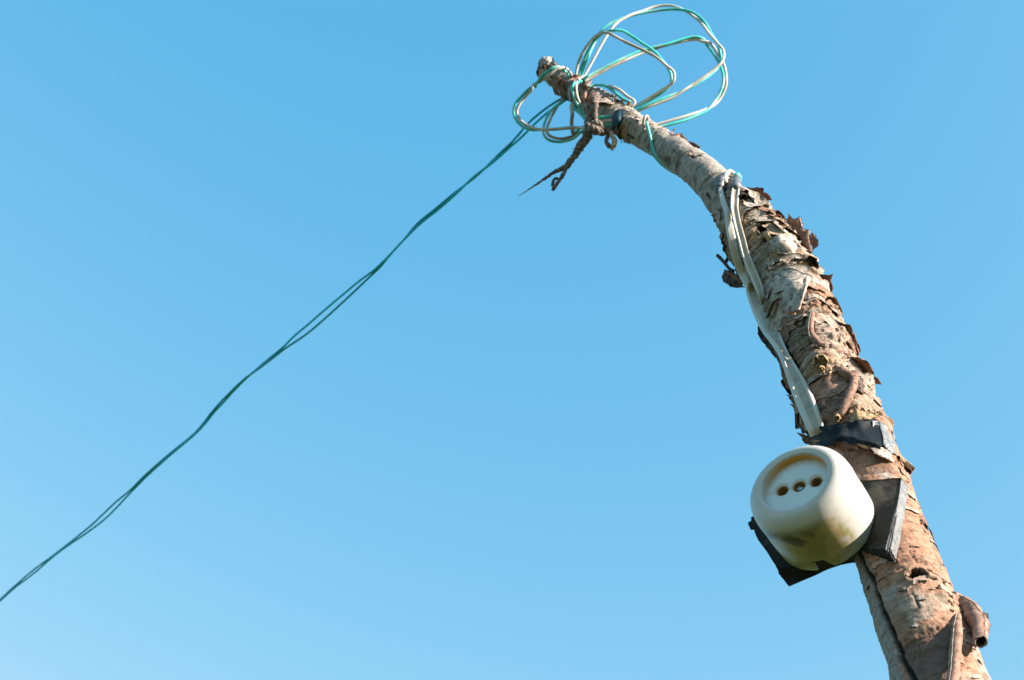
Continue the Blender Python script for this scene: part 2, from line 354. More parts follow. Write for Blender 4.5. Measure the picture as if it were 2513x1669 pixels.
    # cavities, knots, long split
    pit(1898, 562, 12, 10, 14, jag=0.3, lip=0.8); pit(1880, 590, 5, 3, 4, 0.8)
    pit(2252, 1411, 5.0, 4.6, 12, jag=0.3, lip=0.7); pit(2278, 1402, 1.2, 1.5, 2); pit(2287, 1420, 3.0, 1.2, 1.5)
    pit(2332, 1482, 1.6, 2.6, 2.5, lip=0.3); pit(1738, 482, 2.0, 5.0, 1.2, 0.8); pit(1700, 385, 1.4, 4.2, 0.8, 0.85); pit(1548, 335, 1.6, 5.0, 0.7, 0.8)
    pit(1640, 395, 3.0, 6.0, 0.4, 0.5, (0.10, 0.08, 0.05)); pit(1655, 372, 1.5, 4, 0.3, 0.5, (0.1, 0.08, 0.05))
    pit(1890, 690, 1.6, 5, 1.5, 0.8); pit(1925, 750, 5.0, 3.4, 3.5, 0.85); pit(1905, 650, 3, 2, 1.4, 0.6)
    pit(2050, 815, 1.3, 5, 1.6, 0.9); pit(2056, 835, 0.9, 4, 1.2, 0.9); pit(1962, 640, 4, 1.2, 1.8, 0.9); pit(2000, 870, 6, 2, 3, 0.9)
    pit(1950, 905, 2.0, 8, 1.6, 0.85); pit(2085, 985, 3, 3, 2, 0.8); pit(2250, 1478, 0.8, 7, 0.7, 0.7); pit(2320, 1445, 0.8, 9, 0.7, 0.7)
    u, v = local(2018, 893); dk = np.sqrt((u / 12) ** 2 + (v / 13) ** 2) + (nz(3, 3, 81, 3) - 0.5) * 0.3
    col = mixc(col, (0.56, 0.46, 0.34), np.exp(-((dk - 0.95) / 0.3) ** 2) * 0.9); col = mixc(col, black, np.exp(-((dk - 1.5) / 0.14) ** 2) * (v > 0) * 0.9)
    bump(2018, 893, 10, 11, 6.5); bump(1915, 600, 16, 9, 3.0); bump(1985, 745, 12, 10, 2.5); bump(1670, 342, 6, 9, 1.8); bump(2180, 1040, 10, 10, 2)
    D += tip * (fbm(cx * mm / 9, cy * mm / 9, LL * mm / 9, 91, 2) - 0.42) * 6e-3
    streak([(1905, 790), (1930, 850), (1960, 900)], 1.5, 1.4)
    # side of the split stays pale grey-green
    L0 = L_at(2100, 1381); aS = locate(2166, 1490)[1]
    lf = ss(L0 - 0.01, L0 + 0.01, LL) * (1 - ss(aS - 0.02, aS + 0.04, A + (nz(9, 9, 47, 3) - 0.5) * 0.25)) * (A > -2.2)
    col = mixc(col, (0.40, 0.36, 0.32), lf * 0.8)
    streak([(2106, 1345), (2119, 1384), (2143, 1424), (2164, 1490), (2194, 1557), (2218, 1624), (2242, 1672), (2280, 1760)], 2.3, 2.6)
    r_tip = np.clip(L / 0.012, 0, 1)[:, None]
    D = D * np.minimum(1, rr / 0.014)
    V = base + dirv * D[..., None]
    # tip closes as an uneven broken end
    V[:14] = C[:14, None, :] + (V[:14] - C[:14, None, :]) * np.linspace(0.45, 1, 14)[:, None, None]
    V = V.reshape(-1, 3); Fs = grid_faces(len(L), m, True)
    Fs.append(tuple(range(m))[::-1])
    o = build('trunk', V, Fs, 'bark', pole)
    ca = o.data.color_attributes.new('bark_color', 'FLOAT_COLOR', 'POINT')
    c4 = np.ones((len(V), 4), np.float32); c4[:, :3] = np.clip(col.reshape(-1, 3), 0.01, 0.85); ca.data.foreach_set('color', c4.ravel())
    return o
trunk()

# ---- bark sheets and curls
def flap(rows, mats=('outer', 'inner'), n=7, rag=2.5, thick=0.5, wav=0.8, name='bark_flap', parent=None, seed=None, absd=None, label=None):
    """rows of (photo x, photo y, mm in front of the bark); ragged free edges"""
    seed = rng.randrange(1000) if seed is None else seed
    G = np.array(rows, float)
    if absd is None and parent is None and 515 < G[..., 1].mean() < 1060: G[..., 2] = np.where(G[..., 2] > 0, G[..., 2] * 1.45, G[..., 2])
    rows = G.tolist()
    W = [[np.r_[Q(x, y, h), 0] if absd is None else np.r_[P(x, y, absd - h / 1000), 0] for x, y, h in row] for row in rows]
    W = np.array(W)[..., :3]; s = (pxm(G[..., 0].mean(), G[..., 1].mean()) if absd is None else absd / FPX)
    a = np.array([spl(W[:, j], n) for j in range(W.shape[1])]).transpose(1, 0, 2)
    g = np.array([spl(a[i], n) for i in range(a.shape[0])]); nr, nc = g.shape[:2]
    cen = g.mean((0, 1)); du = np.gradient(g, axis=0); dv = np.gradient(g, axis=1); N = nrm(np.cross(du, dv))
    for i in range(nr):
        for j in range(nc):
            x, y = i * 0.7, j * 0.7
            e = 1.0 if (i in (0, nr - 1) or j in (0, nc - 1)) else (0.4 if (i in (1, nr - 2) or j in (1, nc - 2)) else 0)
            k = float(noise(x, y, 0.3, seed)) - 0.5; k2 = float(noise(x * 0.45, y * 0.45, 5.3, seed)) - 0.5
            g[i, j] += (g[i, j] - cen) / (np.linalg.norm(g[i, j] - cen) + 1e-9) * e * k * 1.5 * rag * s + N[i, j] * k2 * 2 * wav * 1e-3
    th = thick * 1e-3; back = g - N * th
    V = np.concatenate([g.reshape(-1, 3), back.reshape(-1, 3)]); o = nr * nc
    F1 = grid_faces(nr, nc); F2 = grid_faces(nr, nc, False, o, True)
    ring = [j for j in range(nc)] + [i * nc + nc - 1 for i in range(1, nr)] + [(nr - 1) * nc + j for j in range(nc - 2, -1, -1)] + [i * nc for i in range(nr - 2, 0, -1)]
    F3 = [(ring[k], ring[(k + 1) % len(ring)], o + ring[(k + 1) % len(ring)], o + ring[k]) for k in range(len(ring))]
    sgn = float(N.mean((0, 1)) @ (CAM - cen)) > 0
    mi = [0 if sgn else 1] * len(F1) + [1 if sgn else 0] * len(F2) + [1] * len(F3)
    return build(name, V, F1 + F2 + F3, list(mats), parent or pole, mi, label=label)
def curl(path, turns=1.25, phase=0.0, mats=('inner', 'outer'), n=8, thick=0.45, rag=0.15, name='bark_curl', seed=None, shrink=0.35, label=None, wob=0.10):
    """a rolled-up strip of bark: path of (photo x, y, mm in front, radius px)"""
    seed = rng.randrange(1000) if seed is None else seed
    W = np.array([np.r_[Q(x, y, h), r * pxm(x, y)] for x, y, h, r in path]); g = spl(W, n)
    p, r = g[:, :3], g[:, 3]; T, N, B = frames(p); m = int(26 * turns); V = []; nr = len(p)
    if turns >= 1.2:
        vw = nrm(CAM - p); N = nrm(vw - T * np.sum(vw * T, 1, keepdims=True)); B = np.cross(T, N); phase = 0.55 if seed % 2 else -0.75; V = []; nr = len(p)
    for i in range(nr):
        for j in range(m):
            f = j / (m - 1); a = phase + f * turns * 2 * math.pi
            k = r[i] * (1 - shrink * f) * (1 + wob * 2 * (float(noise(i * 0.35, j * 0.25, 0.2, seed)) - 0.5)) + min(0.0005, 0.06 * r[i]) * (float(noise(i * 0.9, j * 0.15, 4.2, seed)) - 0.5) * 2
            c = p[i] + k * (math.cos(a) * N[i] + math.sin(a) * B[i])
            e = 1 if i in (0, nr - 1) else 0
            if e: c = c + T[i] * (float(noise(j * 0.45, 0.3, 9.1, seed)) - 0.5) * 2 * rag * 4 * r[i]
            V.append(c)
    V = np.array(V).reshape(nr, m, 3); Nn = nrm(V - p[:, None, :]); th = thick * 1e-3
    inn = V - Nn * th; A = np.concatenate([V.reshape(-1, 3), inn.reshape(-1, 3)]); o = nr * m
    F1 = grid_faces(nr, m); F2 = grid_faces(nr, m, False, o, True)
    ring = [j for j in range(m)] + [i * m + m - 1 for i in range(1, nr)] + [(nr - 1) * m + j for j in range(m - 2, -1, -1)] + [i * m for i in range(nr - 2, 0, -1)]
    F3 = [(ring[k], ring[(k + 1) % len(ring)], o + ring[(k + 1) % len(ring)], o + ring[k]) for k in range(len(ring))]
    return build(name, A, F1 + F2 + F3, list(mats), pole, [0] * len(F1) + [1] * len(F2) + [1] * len(F3), label=label)
def lump(x, y, h, rpx, lenmm, d2=(0, 0), m1='splinter', name='branch_stub', jag=0.35, seed=3, label=None, fz=1.0, dome=-0.35):
    """short broken stub; d2 = drift of its end in photo px"""
    a = Q(x, y, h - lenmm); b = Q(x + d2[0], y + d2[1], h + 0.01); s = pxm(x, y); r0 = rpx * s
    ax = nrm(b - a); p = [a + (b - a) * t for t in np.linspace(0, 1, 9)]; T, N, B = frames(np.array(p)); V = []; m = 40
    rad_ = [1.25, 1.12, 1.03, 1.0, 0.97, 0.95, 0.93, 0.9, 0.8]
    for i in range(9):
        for j in range(m):
            t = 2 * math.pi * j / m; k = r0 * rad_[i] * (1 + 0.22 * (float(noise(math.cos(t) * 2.4 + 5, math.sin(t) * 2.4 + 5, i * 0.5, seed)) - 0.5) * 2)
            z = jag * r0 * 2 * (float(noise(math.cos(t) * 5 + 9, math.sin(t) * 5 + 9, 2.2, seed)) - 0.5) if i > 5 else 0
            V.append(p[i] + k * (math.cos(t) * N[i] + math.sin(t) * B[i]) + ax * z)
    for q_, rf in enumerate((0.55, 0.3, 0.08)):
        for j in range(m):
            t = 2 * math.pi * j / m; z = (dome * (1.6 - rf) + (float(noise(math.cos(t) * 6 * rf + 3, math.sin(t) * 6 * rf, 7.7, seed)) - 0.5) * 2 * fz) * r0 * 0.8
            V.append(p[8] + r0 * rf * (math.cos(t) * N[8] + math.sin(t) * B[8]) + ax * z)
    return build(name, V, grid_faces(12, m, True), m1, pole, label=label)

# lower end of the pole
curl([(2322, 1468, -8, 22), (2352, 1480, 0, 26), (2382, 1500, 5, 28), (2400, 1528, 11, 25), (2405, 1554, 19, 19), (2407, 1574, 28, 17)], 1.5, 0.5, seed=4, wob=0.14, shrink=0.25, label='fat bent curl of pink bark')
flap([[(2336, 1462, -2), (2364, 1468, 2), (2400, 1492, 0), (2428, 1520, -4)], [(2340, 1480, 2), (2368, 1490, 6), (2404, 1512, 4), (2431, 1538, -2)], [(2346, 1500, 0), (2366, 1512, 4), (2398, 1530, 6), (2424, 1556, 0)]], ('inner', 'outer'), rag=4)
flap([[(2408, 1503, 2), (2424, 1505, 0)], [(2412, 1514, 2), (2426, 1518, 0)]], ('dark', 'dark'), rag=3)
curl([(2353, 1508, 3, 6), (2350, 1530, 5, 13), (2347, 1580, 6, 17), (2342, 1640, 6, 16), (2334, 1710, 6, 15), (2330, 1780, 6, 14)], 1.4, 2.2, seed=9, label='long straight curl of bark at the bottom')
flap([[(2352, 1512, 0), (2366, 1530, 2)], [(2350, 1560, 2), (2362, 1575, 1)], [(2352, 1620, 3), (2368, 1630, 1)]], ('inner', 'outer'), rag=3)
flap([[(2258, 1267, 1), (2268, 1265, 3)], [(2264, 1290, 2), (2275, 1288, 5)], [(2272, 1309, 1), (2281, 1311, 4)]], ('brown', 'outer'), rag=2)
flap([[(2282, 1318, 0), (2287, 1316, 2)], [(2282, 1330, 0), (2288, 1332, 2)], [(2286, 1345, 0), (2290, 1344, 0)]], ('inner', 'outer'), rag=1.5)
curl([(2236, 1438, 1, 4), (2226, 1447, 1, 3)], 1.0, seed=2, mats=('tan', 'tan'))
for (x, y, w, h, m_) in ((2215, 1440, 26, 9, 'outer'), (2262, 1462, 30, 10, 'outer'), (2245, 1530, 34, 8, 'outer'), (2225, 1405, 16, 8, 'tan'), (2290, 1440, 18, 6, 'tan'), (2395, 1655, 26, 10, 'outer'), (2380, 1632, 18, 8, 'tan')):
    flap([[(x - w / 2, y + h * 0.4, 0.0), (x, y, 0.4), (x + w / 2, y + h * 0.3, 0.1)], [(x - w / 2, y + h, 0.3), (x, y + h * 0.8, 2.0), (x + w / 2, y + h, 0.4)]], (m_, 'inner'), rag=3, wav=0.3)
# strip folded out under the tape, and the dark flap beside it
curl([(2068, 1078, 2, 8), (2100, 1084, 4, 9), (2136, 1096, 5, 9)], 1.3, 1.0, mats=('tan', 'inner'), seed=12, label='narrow rolled strip of bark under the tape')
flap([[(2133, 1086, 4), (2165, 1090, 4), (2186, 1106, 2), (2197, 1126, 0)], [(2136, 1098, 6), (2160, 1106, 7), (2182, 1120, 4), (2196, 1132, 1)], [(2146, 1112, 6), (2164, 1120, 8), (2182, 1128, 6), (2195, 1136, 2)]], ('outer', 'inner'), rag=3, wav=0.5, label='pale flap of bark under the tape')
flap([[(2040, 1086, 2), (2075, 1084, 4), (2100, 1092, 5)], [(2050, 1096, 2), (2080, 1098, 4), (2108, 1104, 4)]], ('brown', 'inner'), rag=2, wav=0.5)
curl([(2204, 1124, 6, 9), (2222, 1136, 8, 10), (2240, 1150, 9, 8)], 1.3, 0.4, mats=('tan', 'inner'), seed=22, label='short rolled end of bark sticking out')
flap([[(2197, 1122, 0), (2215, 1130, 4), (2243, 1152, 6)], [(2206, 1142, 0), (2222, 1150, 4), (2234, 1165, 5)], [(2216, 1166, 0), (2226, 1172, 3), (2232, 1180, 4)], [(2226, 1186, 0), (2230, 1188, 1), (2233, 1186, 2)]], ('dark', 'tan'), rag=2, wav=0.6)
# curls right of the knot
curl([(2054, 903, 3, 9), (2070, 914, 7, 14), (2090, 925, 9, 13), (2106, 934, 8, 10)], 1.35, 1.2, seed=31, label='thick bark curl right of the knot')
curl([(2099, 918, 9, 12), (2094, 950, 10, 12), (2080, 985, 8, 12), (2066, 1012, 6, 10), (2058, 1022, 5, 8)], 1.4, 2.0, seed=32, label='long bark curl hanging below the knot')
lump(2057, 1021, 8, 9, 5, (-3, 6), 'splinter', 'curl_end', 0.6, 5)
curl([(2114, 884, 0, 9), (2121, 905, 2, 12), (2126, 935, 2, 12), (2128, 952, 1, 10)], 1.25, 0.3, seed=33, label='bark curl on the right edge of the pole')
flap([[(2100, 925, 8), (2118, 930, 6), (2130, 940, 2)], [(2100, 942, 8), (2114, 946, 8), (2130, 950, 3)], [(2104, 955, 6), (2118, 964, 7), (2122, 966, 5)]], ('dark', 'brown'), rag=2)
flap([[(2080, 842, 0), (2092, 832, 2), (2096, 816, 2)], [(2088, 856, 0), (2100, 850, 4), (2102, 838, 4)], [(2098, 878, 0), (2106, 872, 3), (2109, 866, 2)]], ('brown', 'inner'), rag=2.5, label='brown pointed flap of bark standing up')
curl([(2098, 870, 2, 4), (2106, 880, 3, 4), (2114, 890, 3, 4)], 1.2, seed=34)
flap([[(2060, 880, 0), (2085, 884, 2), (2098, 888, 2)], [(2066, 892, 3), (2088, 900, 5), (2098, 906, 4)]], ('outer', 'inner'), rag=3)
# curl above the knot, knot
curl([(1996, 766, 2, 6), (1992, 780, 6, 9), (1990, 812, 8, 9), (2002, 836, 7, 11), (2020, 852, 5, 12)], 1.3, 1.6, seed=41, label='bent bark curl above the knot')
flap([[(1980, 782, 0), (1988, 768, 3)], [(1978, 800, 2), (1986, 800, 5)], [(1984, 818, 1), (1990, 818, 4)]], ('tan', 'inner'), rag=3)
lump(2018, 882, 13, 21, 20, (-5, 7), 'splinter', 'branch_stub', 0.55, 8, 'broken yellowish stub of a branch', 1.3)
flap([[(1975, 900, 0), (2000, 918, 4), (2035, 922, 5), (2056, 905, 2)], [(1978, 912, 0), (2002, 927, 2), (2034, 929, 2), (2058, 916, 0)]], ('tan', 'brown'), rag=2, wav=0.5)
for k in range(5):
    a = rng.uniform(-0.6, 0.8); x, y = 2030 + 14 * math.cos(a * 2 + k), 905 + 8 * math.sin(k * 1.9)
    lump(x, y, 12 + k % 2, 3 + rng.random() * 2, 4, (rng.uniform(-3, 3), 4), 'splinter', 'splinter', 0.7, 50 + k)
# big hanging sheet with the white ragged edge
flap([[(1888, 655, 2), (1920, 655, 4), (1955, 662, 6), (1982, 676, 7)], [(1882, 690, 2), (1910, 695, 5), (1945, 702, 8), (1974, 710, 11)], [(1886, 730, 1), (1908, 735, 4), (1940, 742, 7), (1966, 742, 10)], [(1896, 762, 0), (1915, 765, 2), (1938, 765, 5), (1958, 762, 8)]], ('outer', 'inner'), n=8, rag=3, wav=1.2, seed=77, label='large loose sheet of grey bark')
curl([(1983, 681, 8, 7), (1974, 704, 11, 7), (1965, 730, 11, 7), (1958, 758, 9, 5)], 1.1, 0.8, mats=('outer', 'tan'), rag=0.3, seed=45, wob=0.3, label='pale rolled edge of the large bark sheet')
# cup-like curl on the right
curl([(1972, 630, 2, 10), (1982, 640, 7, 17), (1988, 650, 12, 23)], 1.12, 1.1, mats=('tan', 'dark'), thick=0.8, seed=51, shrink=0.12, label='dark hollow cup of curled bark')
flap([[(1950, 622, 2), (1980, 620, 5), (2005, 632, 5), (2010, 650, 4)], [(1952, 634, 6), (1978, 632, 12), (2000, 640, 12), (2011, 658, 8)]], ('outer', 'dark'), rag=2.5)
flap([[(1996, 655, 4), (2012, 652, 6)], [(2000, 670, 4), (2008, 668, 6)]], ('greytape', 'dark'), rag=1, label='pale shiny sliver of bark')
# cavity rim: sheet above it and ragged lip below
flap([[(1830, 540, 0), (1870, 528, 2), (1905, 534, 3), (1935, 556, 2)], [(1845, 548, 2), (1880, 541, 5), (1906, 542, 7), (1938, 566, 5)]], ('outer', 'dark'), rag=3, seed=61, label='bark sheet lifting over the dark cavity')
flap([[(1903, 540, 8), (1912, 548, 8), (1936, 570, 7)], [(1898, 546, 7), (1912, 556, 9), (1934, 576, 8)]], ('outer', 'inner'), rag=2, wav=0.3)
flap([[(1870, 570, 1), (1878, 566, 5), (1888, 566, 6)], [(1876, 582, 3), (1884, 580, 7), (1892, 578, 8)], [(1884, 594, 2), (1892, 592, 5), (1898, 588, 6)]], ('splinter', 'dark'), rag=4, wav=0.8)
flap([[(1892, 586, 5), (1915, 574, 10), (1940, 574, 10), (1962, 590, 5)], [(1888, 604, 4), (1915, 598, 11), (1945, 600, 10), (1972, 612, 4)], [(1888, 624, 1), (1915, 624, 5), (1948, 622, 6), (1980, 624, 1)]], ('outer', 'tan'), rag=4, wav=0.9, seed=64, label='pale bulging lip of bark below the cavity')
curl([(1930, 577, 8, 7), (1932, 590, 6, 8)], 1.0, 0.6, mats=('tan', 'dark'), seed=65)
curl([(1945, 572, 8, 10), (1952, 588, 6, 12)], 1.05, 0.2, mats=('outer', 'dark'), seed=66, label='small round curl of bark beside the cavity')
# ragged flaps on the right shoulder
flap([[(1930, 548, 0), (1934, 536, 3), (1933, 523, 4)], [(1944, 556, 0), (1950, 546, 5), (1950, 538, 5)], [(1956, 560, 1), (1962, 550, 6), (1963, 531, 5)], [(1966, 566, 0), (1970, 560, 4), (1970, 548, 4)]], ('inner', 'dark'), rag=4, seed=71, label='torn upright flap of pink bark')
flap([[(1935, 558, 2), (1960, 556, 5), (1982, 566, 4)], [(1948, 575, 2), (1968, 575, 6), (1990, 580, 6)], [(1962, 598, 0), (1980, 600, 4), (1996, 600, 4)]], ('brown', 'dark'), rag=3)
curl([(1984, 568, 7, 6), (1982, 590, 8, 6), (1990, 620, 6, 6)], 1.2, seed=72, mats=('inner', 'outer'))
flap([[(1990, 572, 3), (2001, 576, 3)], [(1992, 590, 4), (2008, 598, 4)], [(1993, 616, 2), (1998, 612, 2)]], ('brown', 'dark'), rag=3.5)
# small rolls up the pole
curl([(1822, 468, 2, 10), (1828, 474, 7, 12)], 1.1, 0.3, mats=('outer', 'dark'), seed=81, label='little dark-mouthed roll of bark beside the cable')
curl([(1820, 478, 3, 10), (1826, 484, 9, 12)], 1.0, 3.1, mats=('dark', 'dark'), seed=82)
curl([(1692, 352, 1, 6), (1704, 357, 2, 7), (1713, 361, 3, 6)], 1.3, seed=83, mats=('dark', 'outer'), label='small dark roll of bark on the upper edge')
curl([(1648, 330, 1, 2.5), (1652, 322, 3, 2.5), (1655, 317, 4, 3)], 1.0, seed=84, mats=('inner', 'outer'))
flap([[(1652, 330, 0), (1668, 327, 2), (1684, 338, 0)], [(1656, 338, 1), (1672, 336, 4), (1688, 348, 2)]], ('inner', 'tan'), rag=3)
flap([[(1684, 374, 0.3), (1700, 369, 2)], [(1688, 382, 0.5), (1698, 379, 2)]], ('tan', 'inner'), rag=3)
flap([[(1812, 520, 0.5), (1845, 512, 1), (1868, 506, 0.5)], [(1826, 534, 1), (1852, 526, 3), (1880, 520, 1)]], ('outer', 'tan'), rag=3)
for x, y in ((1883, 503), (1893, 511), (1902, 519), (1917, 535)):
    flap([[(x - 6, y + 6, 0), (x - 1, y - 2, 2)], [(x + 3, y + 8, 0), (x + 6, y + 1, 2)]], ('dark', 'outer'), rag=3)
# left-hand flaps in the shade
flap([[(1764, 528, -1), (1780, 532, 1), (1792, 540, 0)], [(1757, 546, -1), (1776, 548, 1), (1796, 560, 2)], [(1766, 566, -1), (1784, 572, 1), (1800, 580, 0)]], ('outer', 'tan'), rag=3, seed=91)
flap([[(1762, 548, -1), (1778, 552, 1)], [(1768, 560, -1), (1788, 562, 0)], [(1778, 572, -1), (1792, 574, 0)]], ('brown', 'dark'), rag=3)
flap([[(1774, 576, -1), (1792, 578, 1), (1806, 586, 2)], [(1776, 596, -1), (1792, 600, 1), (1812, 608, 2)], [(1778, 606, -1), (1800, 612, 1), (1818, 620, 2)]], ('dark', 'dark'), rag=4)
flap([[(1784, 600, 1), (1796, 606, 2)], [(1788, 608, 1), (1800, 616, 3)]], ('tan', 'tan'), rag=2)
curl([(1761, 628, -1, 5), (1775, 642, -1, 5), (1790, 660, -1, 5), (1800, 665, 1, 5)], 1.1, seed=92, mats=('dark', 'dark'))
curl([(1800, 618, 1, 6), (1786, 634, -1, 5), (1778, 650, -1, 4)], 1.1, seed=93, mats=('dark', 'dark'))
flap([[(1775, 660, -1), (1800, 668, 1), (1818, 680, 0)], [(1771, 680, -1), (1795, 688, 1), (1822, 698, 0)], [(1778, 696, -1), (1802, 704, 1), (1828, 706, 0)]], ('dark', 'brown'), rag=5, seed=94, label='dark ragged clump of bark on the left')
curl([(1780, 668, 1, 4), (1800, 678, 1, 5), (1822, 694, 1, 6)], 1.1, seed=95, mats=('brown', 'dark'))
flap([[(1796, 610, 1), (1812, 630, 0)], [(1802, 650, 1), (1820, 664, 0)], [(1812, 690, 1), (1836, 700, 1)]], ('dark', 'brown'), rag=3)
flap([[(1862, 782, -1), (1880, 790, 1), (1896, 800, 0)], [(1861, 820, -1), (1882, 828, 1), (1904, 836, 0)], [(1880, 850, -1), (1900, 860, 1), (1918, 870, 0)], [(1902, 876, -1), (1914, 886, 1), (1928, 892, 0)]], ('dark', 'dark'), rag=4, seed=96, label='dark flap of bark behind the white cable')
flap([[(1915, 902, 1), (1926, 906, 0)], [(1918, 914, 1), (1930, 918, 0)]], ('dark', 'dark'), rag=3)
flap([[(1948, 984, -1), (1970, 1000, 0)], [(1951, 1030, -1), (1975, 1040, 0)], [(1953, 1053, -1), (1964, 1050, 1)]], ('dark', 'brown'), rag=1.5)
flap([[(1958, 1010, -1), (1985, 1030, 0)], [(1962, 1048, -1), (1990, 1056, 0)], [(1970, 1064, -1), (1984, 1062, 0)]], ('dark', 'brown'), rag=1.5)
flap([[(1976, 1050, 1), (2000, 1050, 0)], [(1983, 1078, 1), (2000, 1085, 0)], [(1988, 1096, 1), (2006, 1100, 0)]], ('dark', 'dark'), rag=1.5)
flap([[(1902, 785, 1), (1918, 778, 3), (1934, 782, 3)], [(1910, 812, 2), (1924, 806, 4), (1936, 810, 3)], [(1918, 845, 1), (1928, 838, 3), (1936, 832, 2)]], ('brown', 'dark'), rag=3)
# right silhouette peels
flap([[(2020, 722, 1), (2038, 716, 3), (2042, 726, 0)], [(2026, 734, 2), (2045, 728, 4), (2052, 742, 1)]], ('inner', 'tan'), rag=4)
flap([[(2040, 742, 1), (2052, 730, 2)], [(2050, 762, 1), (2059, 752, 1)], [(2054, 800, 0), (2062, 792, 0)]], ('outer', 'tan'), rag=4)
flap([[(2138, 1014, 0), (2158, 1010, 1)], [(2142, 1030, 1), (2166, 1014, 2)], [(2160, 1040, 0), (2171, 1026, 1)]], ('inner', 'tan'), rag=3)
flap([[(2164, 1014, 0), (2174, 1014, 1)], [(2166, 1034, 0), (2172, 1032, 1)]], ('dark', 'brown'), rag=1)
flap([[(2084, 1016, 2), (2105, 1006, 5), (2130, 1008, 5), (2150, 1018, 3)], [(2082, 1032, 3), (2105, 1034, 6), (2130, 1030, 6), (2152, 1026, 4)]], ('splinter', 'dark'), rag=5, wav=1.6, label='crumpled rotten bark above the black tape')
for k in range(7):
    x = 2100 + k * 8 + rng.uniform(-3, 3); y = 1006 + k * 2.5 + rng.uniform(-6, 3)
    lump(x, y, 7, 3.0 + 2.5 * rng.random(), 5, (rng.uniform(-3, 3), -5), 'splinter', 'splinter', 0.9, 20 + k)
# tip of the pole
lump(1344, 159, 9, 17, 12, (-6, -4), 'tipwood', 'broken_tip', 0.2, 15, 'rounded broken tip of the pole', 0.15, 0.35)
curl([(1338, 150, 8, 3.5), (1336, 143, 8, 3.5), (1333, 139, 8, 3)], 1.0, seed=101, mats=('outer', 'inner'))
flap([[(1322, 152, 4), (1336, 158, 9)], [(1321, 164, 4), (1338, 166, 10)], [(1326, 172, 2), (1340, 172, 6)]], ('dark', 'brown'), rag=2)
flap([[(1316, 178, 2), (1330, 168, 5), (1346, 172, 7)], [(1319, 186, 2), (1334, 184, 7), (1350, 186, 8)], [(1328, 194, 1), (1342, 196, 5), (1356, 200, 5)]], ('tan', 'dark'), rag=3)
flap([[(1340, 190, 3), (1362, 190, 7), (1378, 198, 6)], [(1352, 206, 1), (1366, 210, 5), (1380, 214, 5)], [(1358, 220, -2), (1372, 222, 2), (1390, 232, 3)]], ('brown', 'dark'), rag=4)
curl([(1364, 204, 7, 5), (1372, 198, 9, 5), (1378, 192, 8, 4)], 1.1, seed=102)
curl([(1378, 202, 7, 4), (1385, 196, 8, 4)], 1.1, seed=103)
flap([[(1376, 234, -2), (1390, 238, 2)], [(1378, 244, -3), (1396, 246, 2)], [(1384, 240, -2), (1402, 252, 2)]], ('dark', 'dark'), rag=3)
flap([[(1394, 176, 0), (1406, 182, 2)], [(1396, 184, 1), (1414, 192, 3)]], ('brown', 'tan'), rag=3)
flap([[(1425, 200, 2), (1438, 196, 5)], [(1426, 212, 3), (1440, 208, 7)], [(1434, 222, 2), (1452, 216, 5)]], ('brown', 'dark'), rag=3)
curl([(1438, 214, 8, 4), (1446, 204, 9, 4), (1450, 196, 8, 3)], 1.1, seed=104, mats=('inner', 'tan'))
curl([(1440, 222, 9, 5), (1434, 236, 11, 5), (1436, 250, 9, 5)], 1.1, seed=105, mats=('inner', 'tan'))
flap([[(1440, 232, 6), (1458, 224, 9), (1478, 226, 6)], [(1438, 246, 7), (1456, 242, 11), (1476, 240, 8)], [(1446, 258, 4), (1458, 256, 8), (1470, 252, 7)]], ('inner', 'brown'), rag=3)
flap([[(1456, 240, 5), (1482, 232, 8), (1506, 244, 4)], [(1458, 254, 6), (1482, 250, 9), (1510, 258, 5)]], ('outer', 'tan'), rag=4)
flap([[(1512, 246, 2), (1524, 250, 6), (1536, 258, 4)], [(1516, 254, 4), (1528, 258, 8), (1538, 264, 5)]], ('inner', 'tan'), rag=4)
curl([(1524, 252, 5, 4), (1530, 244, 7, 4)], 1.1, seed=106, mats=('tan', 'inner'))
curl([(1540, 262, 5, 5), (1546, 250, 6, 6)], 1.1, seed=107, mats=('tan', 'splinter'))
flap([[(1520, 318, -2), (1534, 326, 2)], [(1519, 336, -4), (1538, 340, 1)], [(1524, 342, -4), (1544, 340, 0)]], ('dark', 'dark'), rag=3)
flap([[(1540, 278, 3), (1558, 280, 5), (1570, 288, 3)], [(1544, 286, 4), (1560, 292, 6), (1572, 298, 3)]], ('outer', 'tan'), rag=3)
flap([[(1588, 294, 0), (1600, 298, 2)], [(1590, 302, 1), (1604, 306, 2)]], ('inner', 'tan'), rag=2)

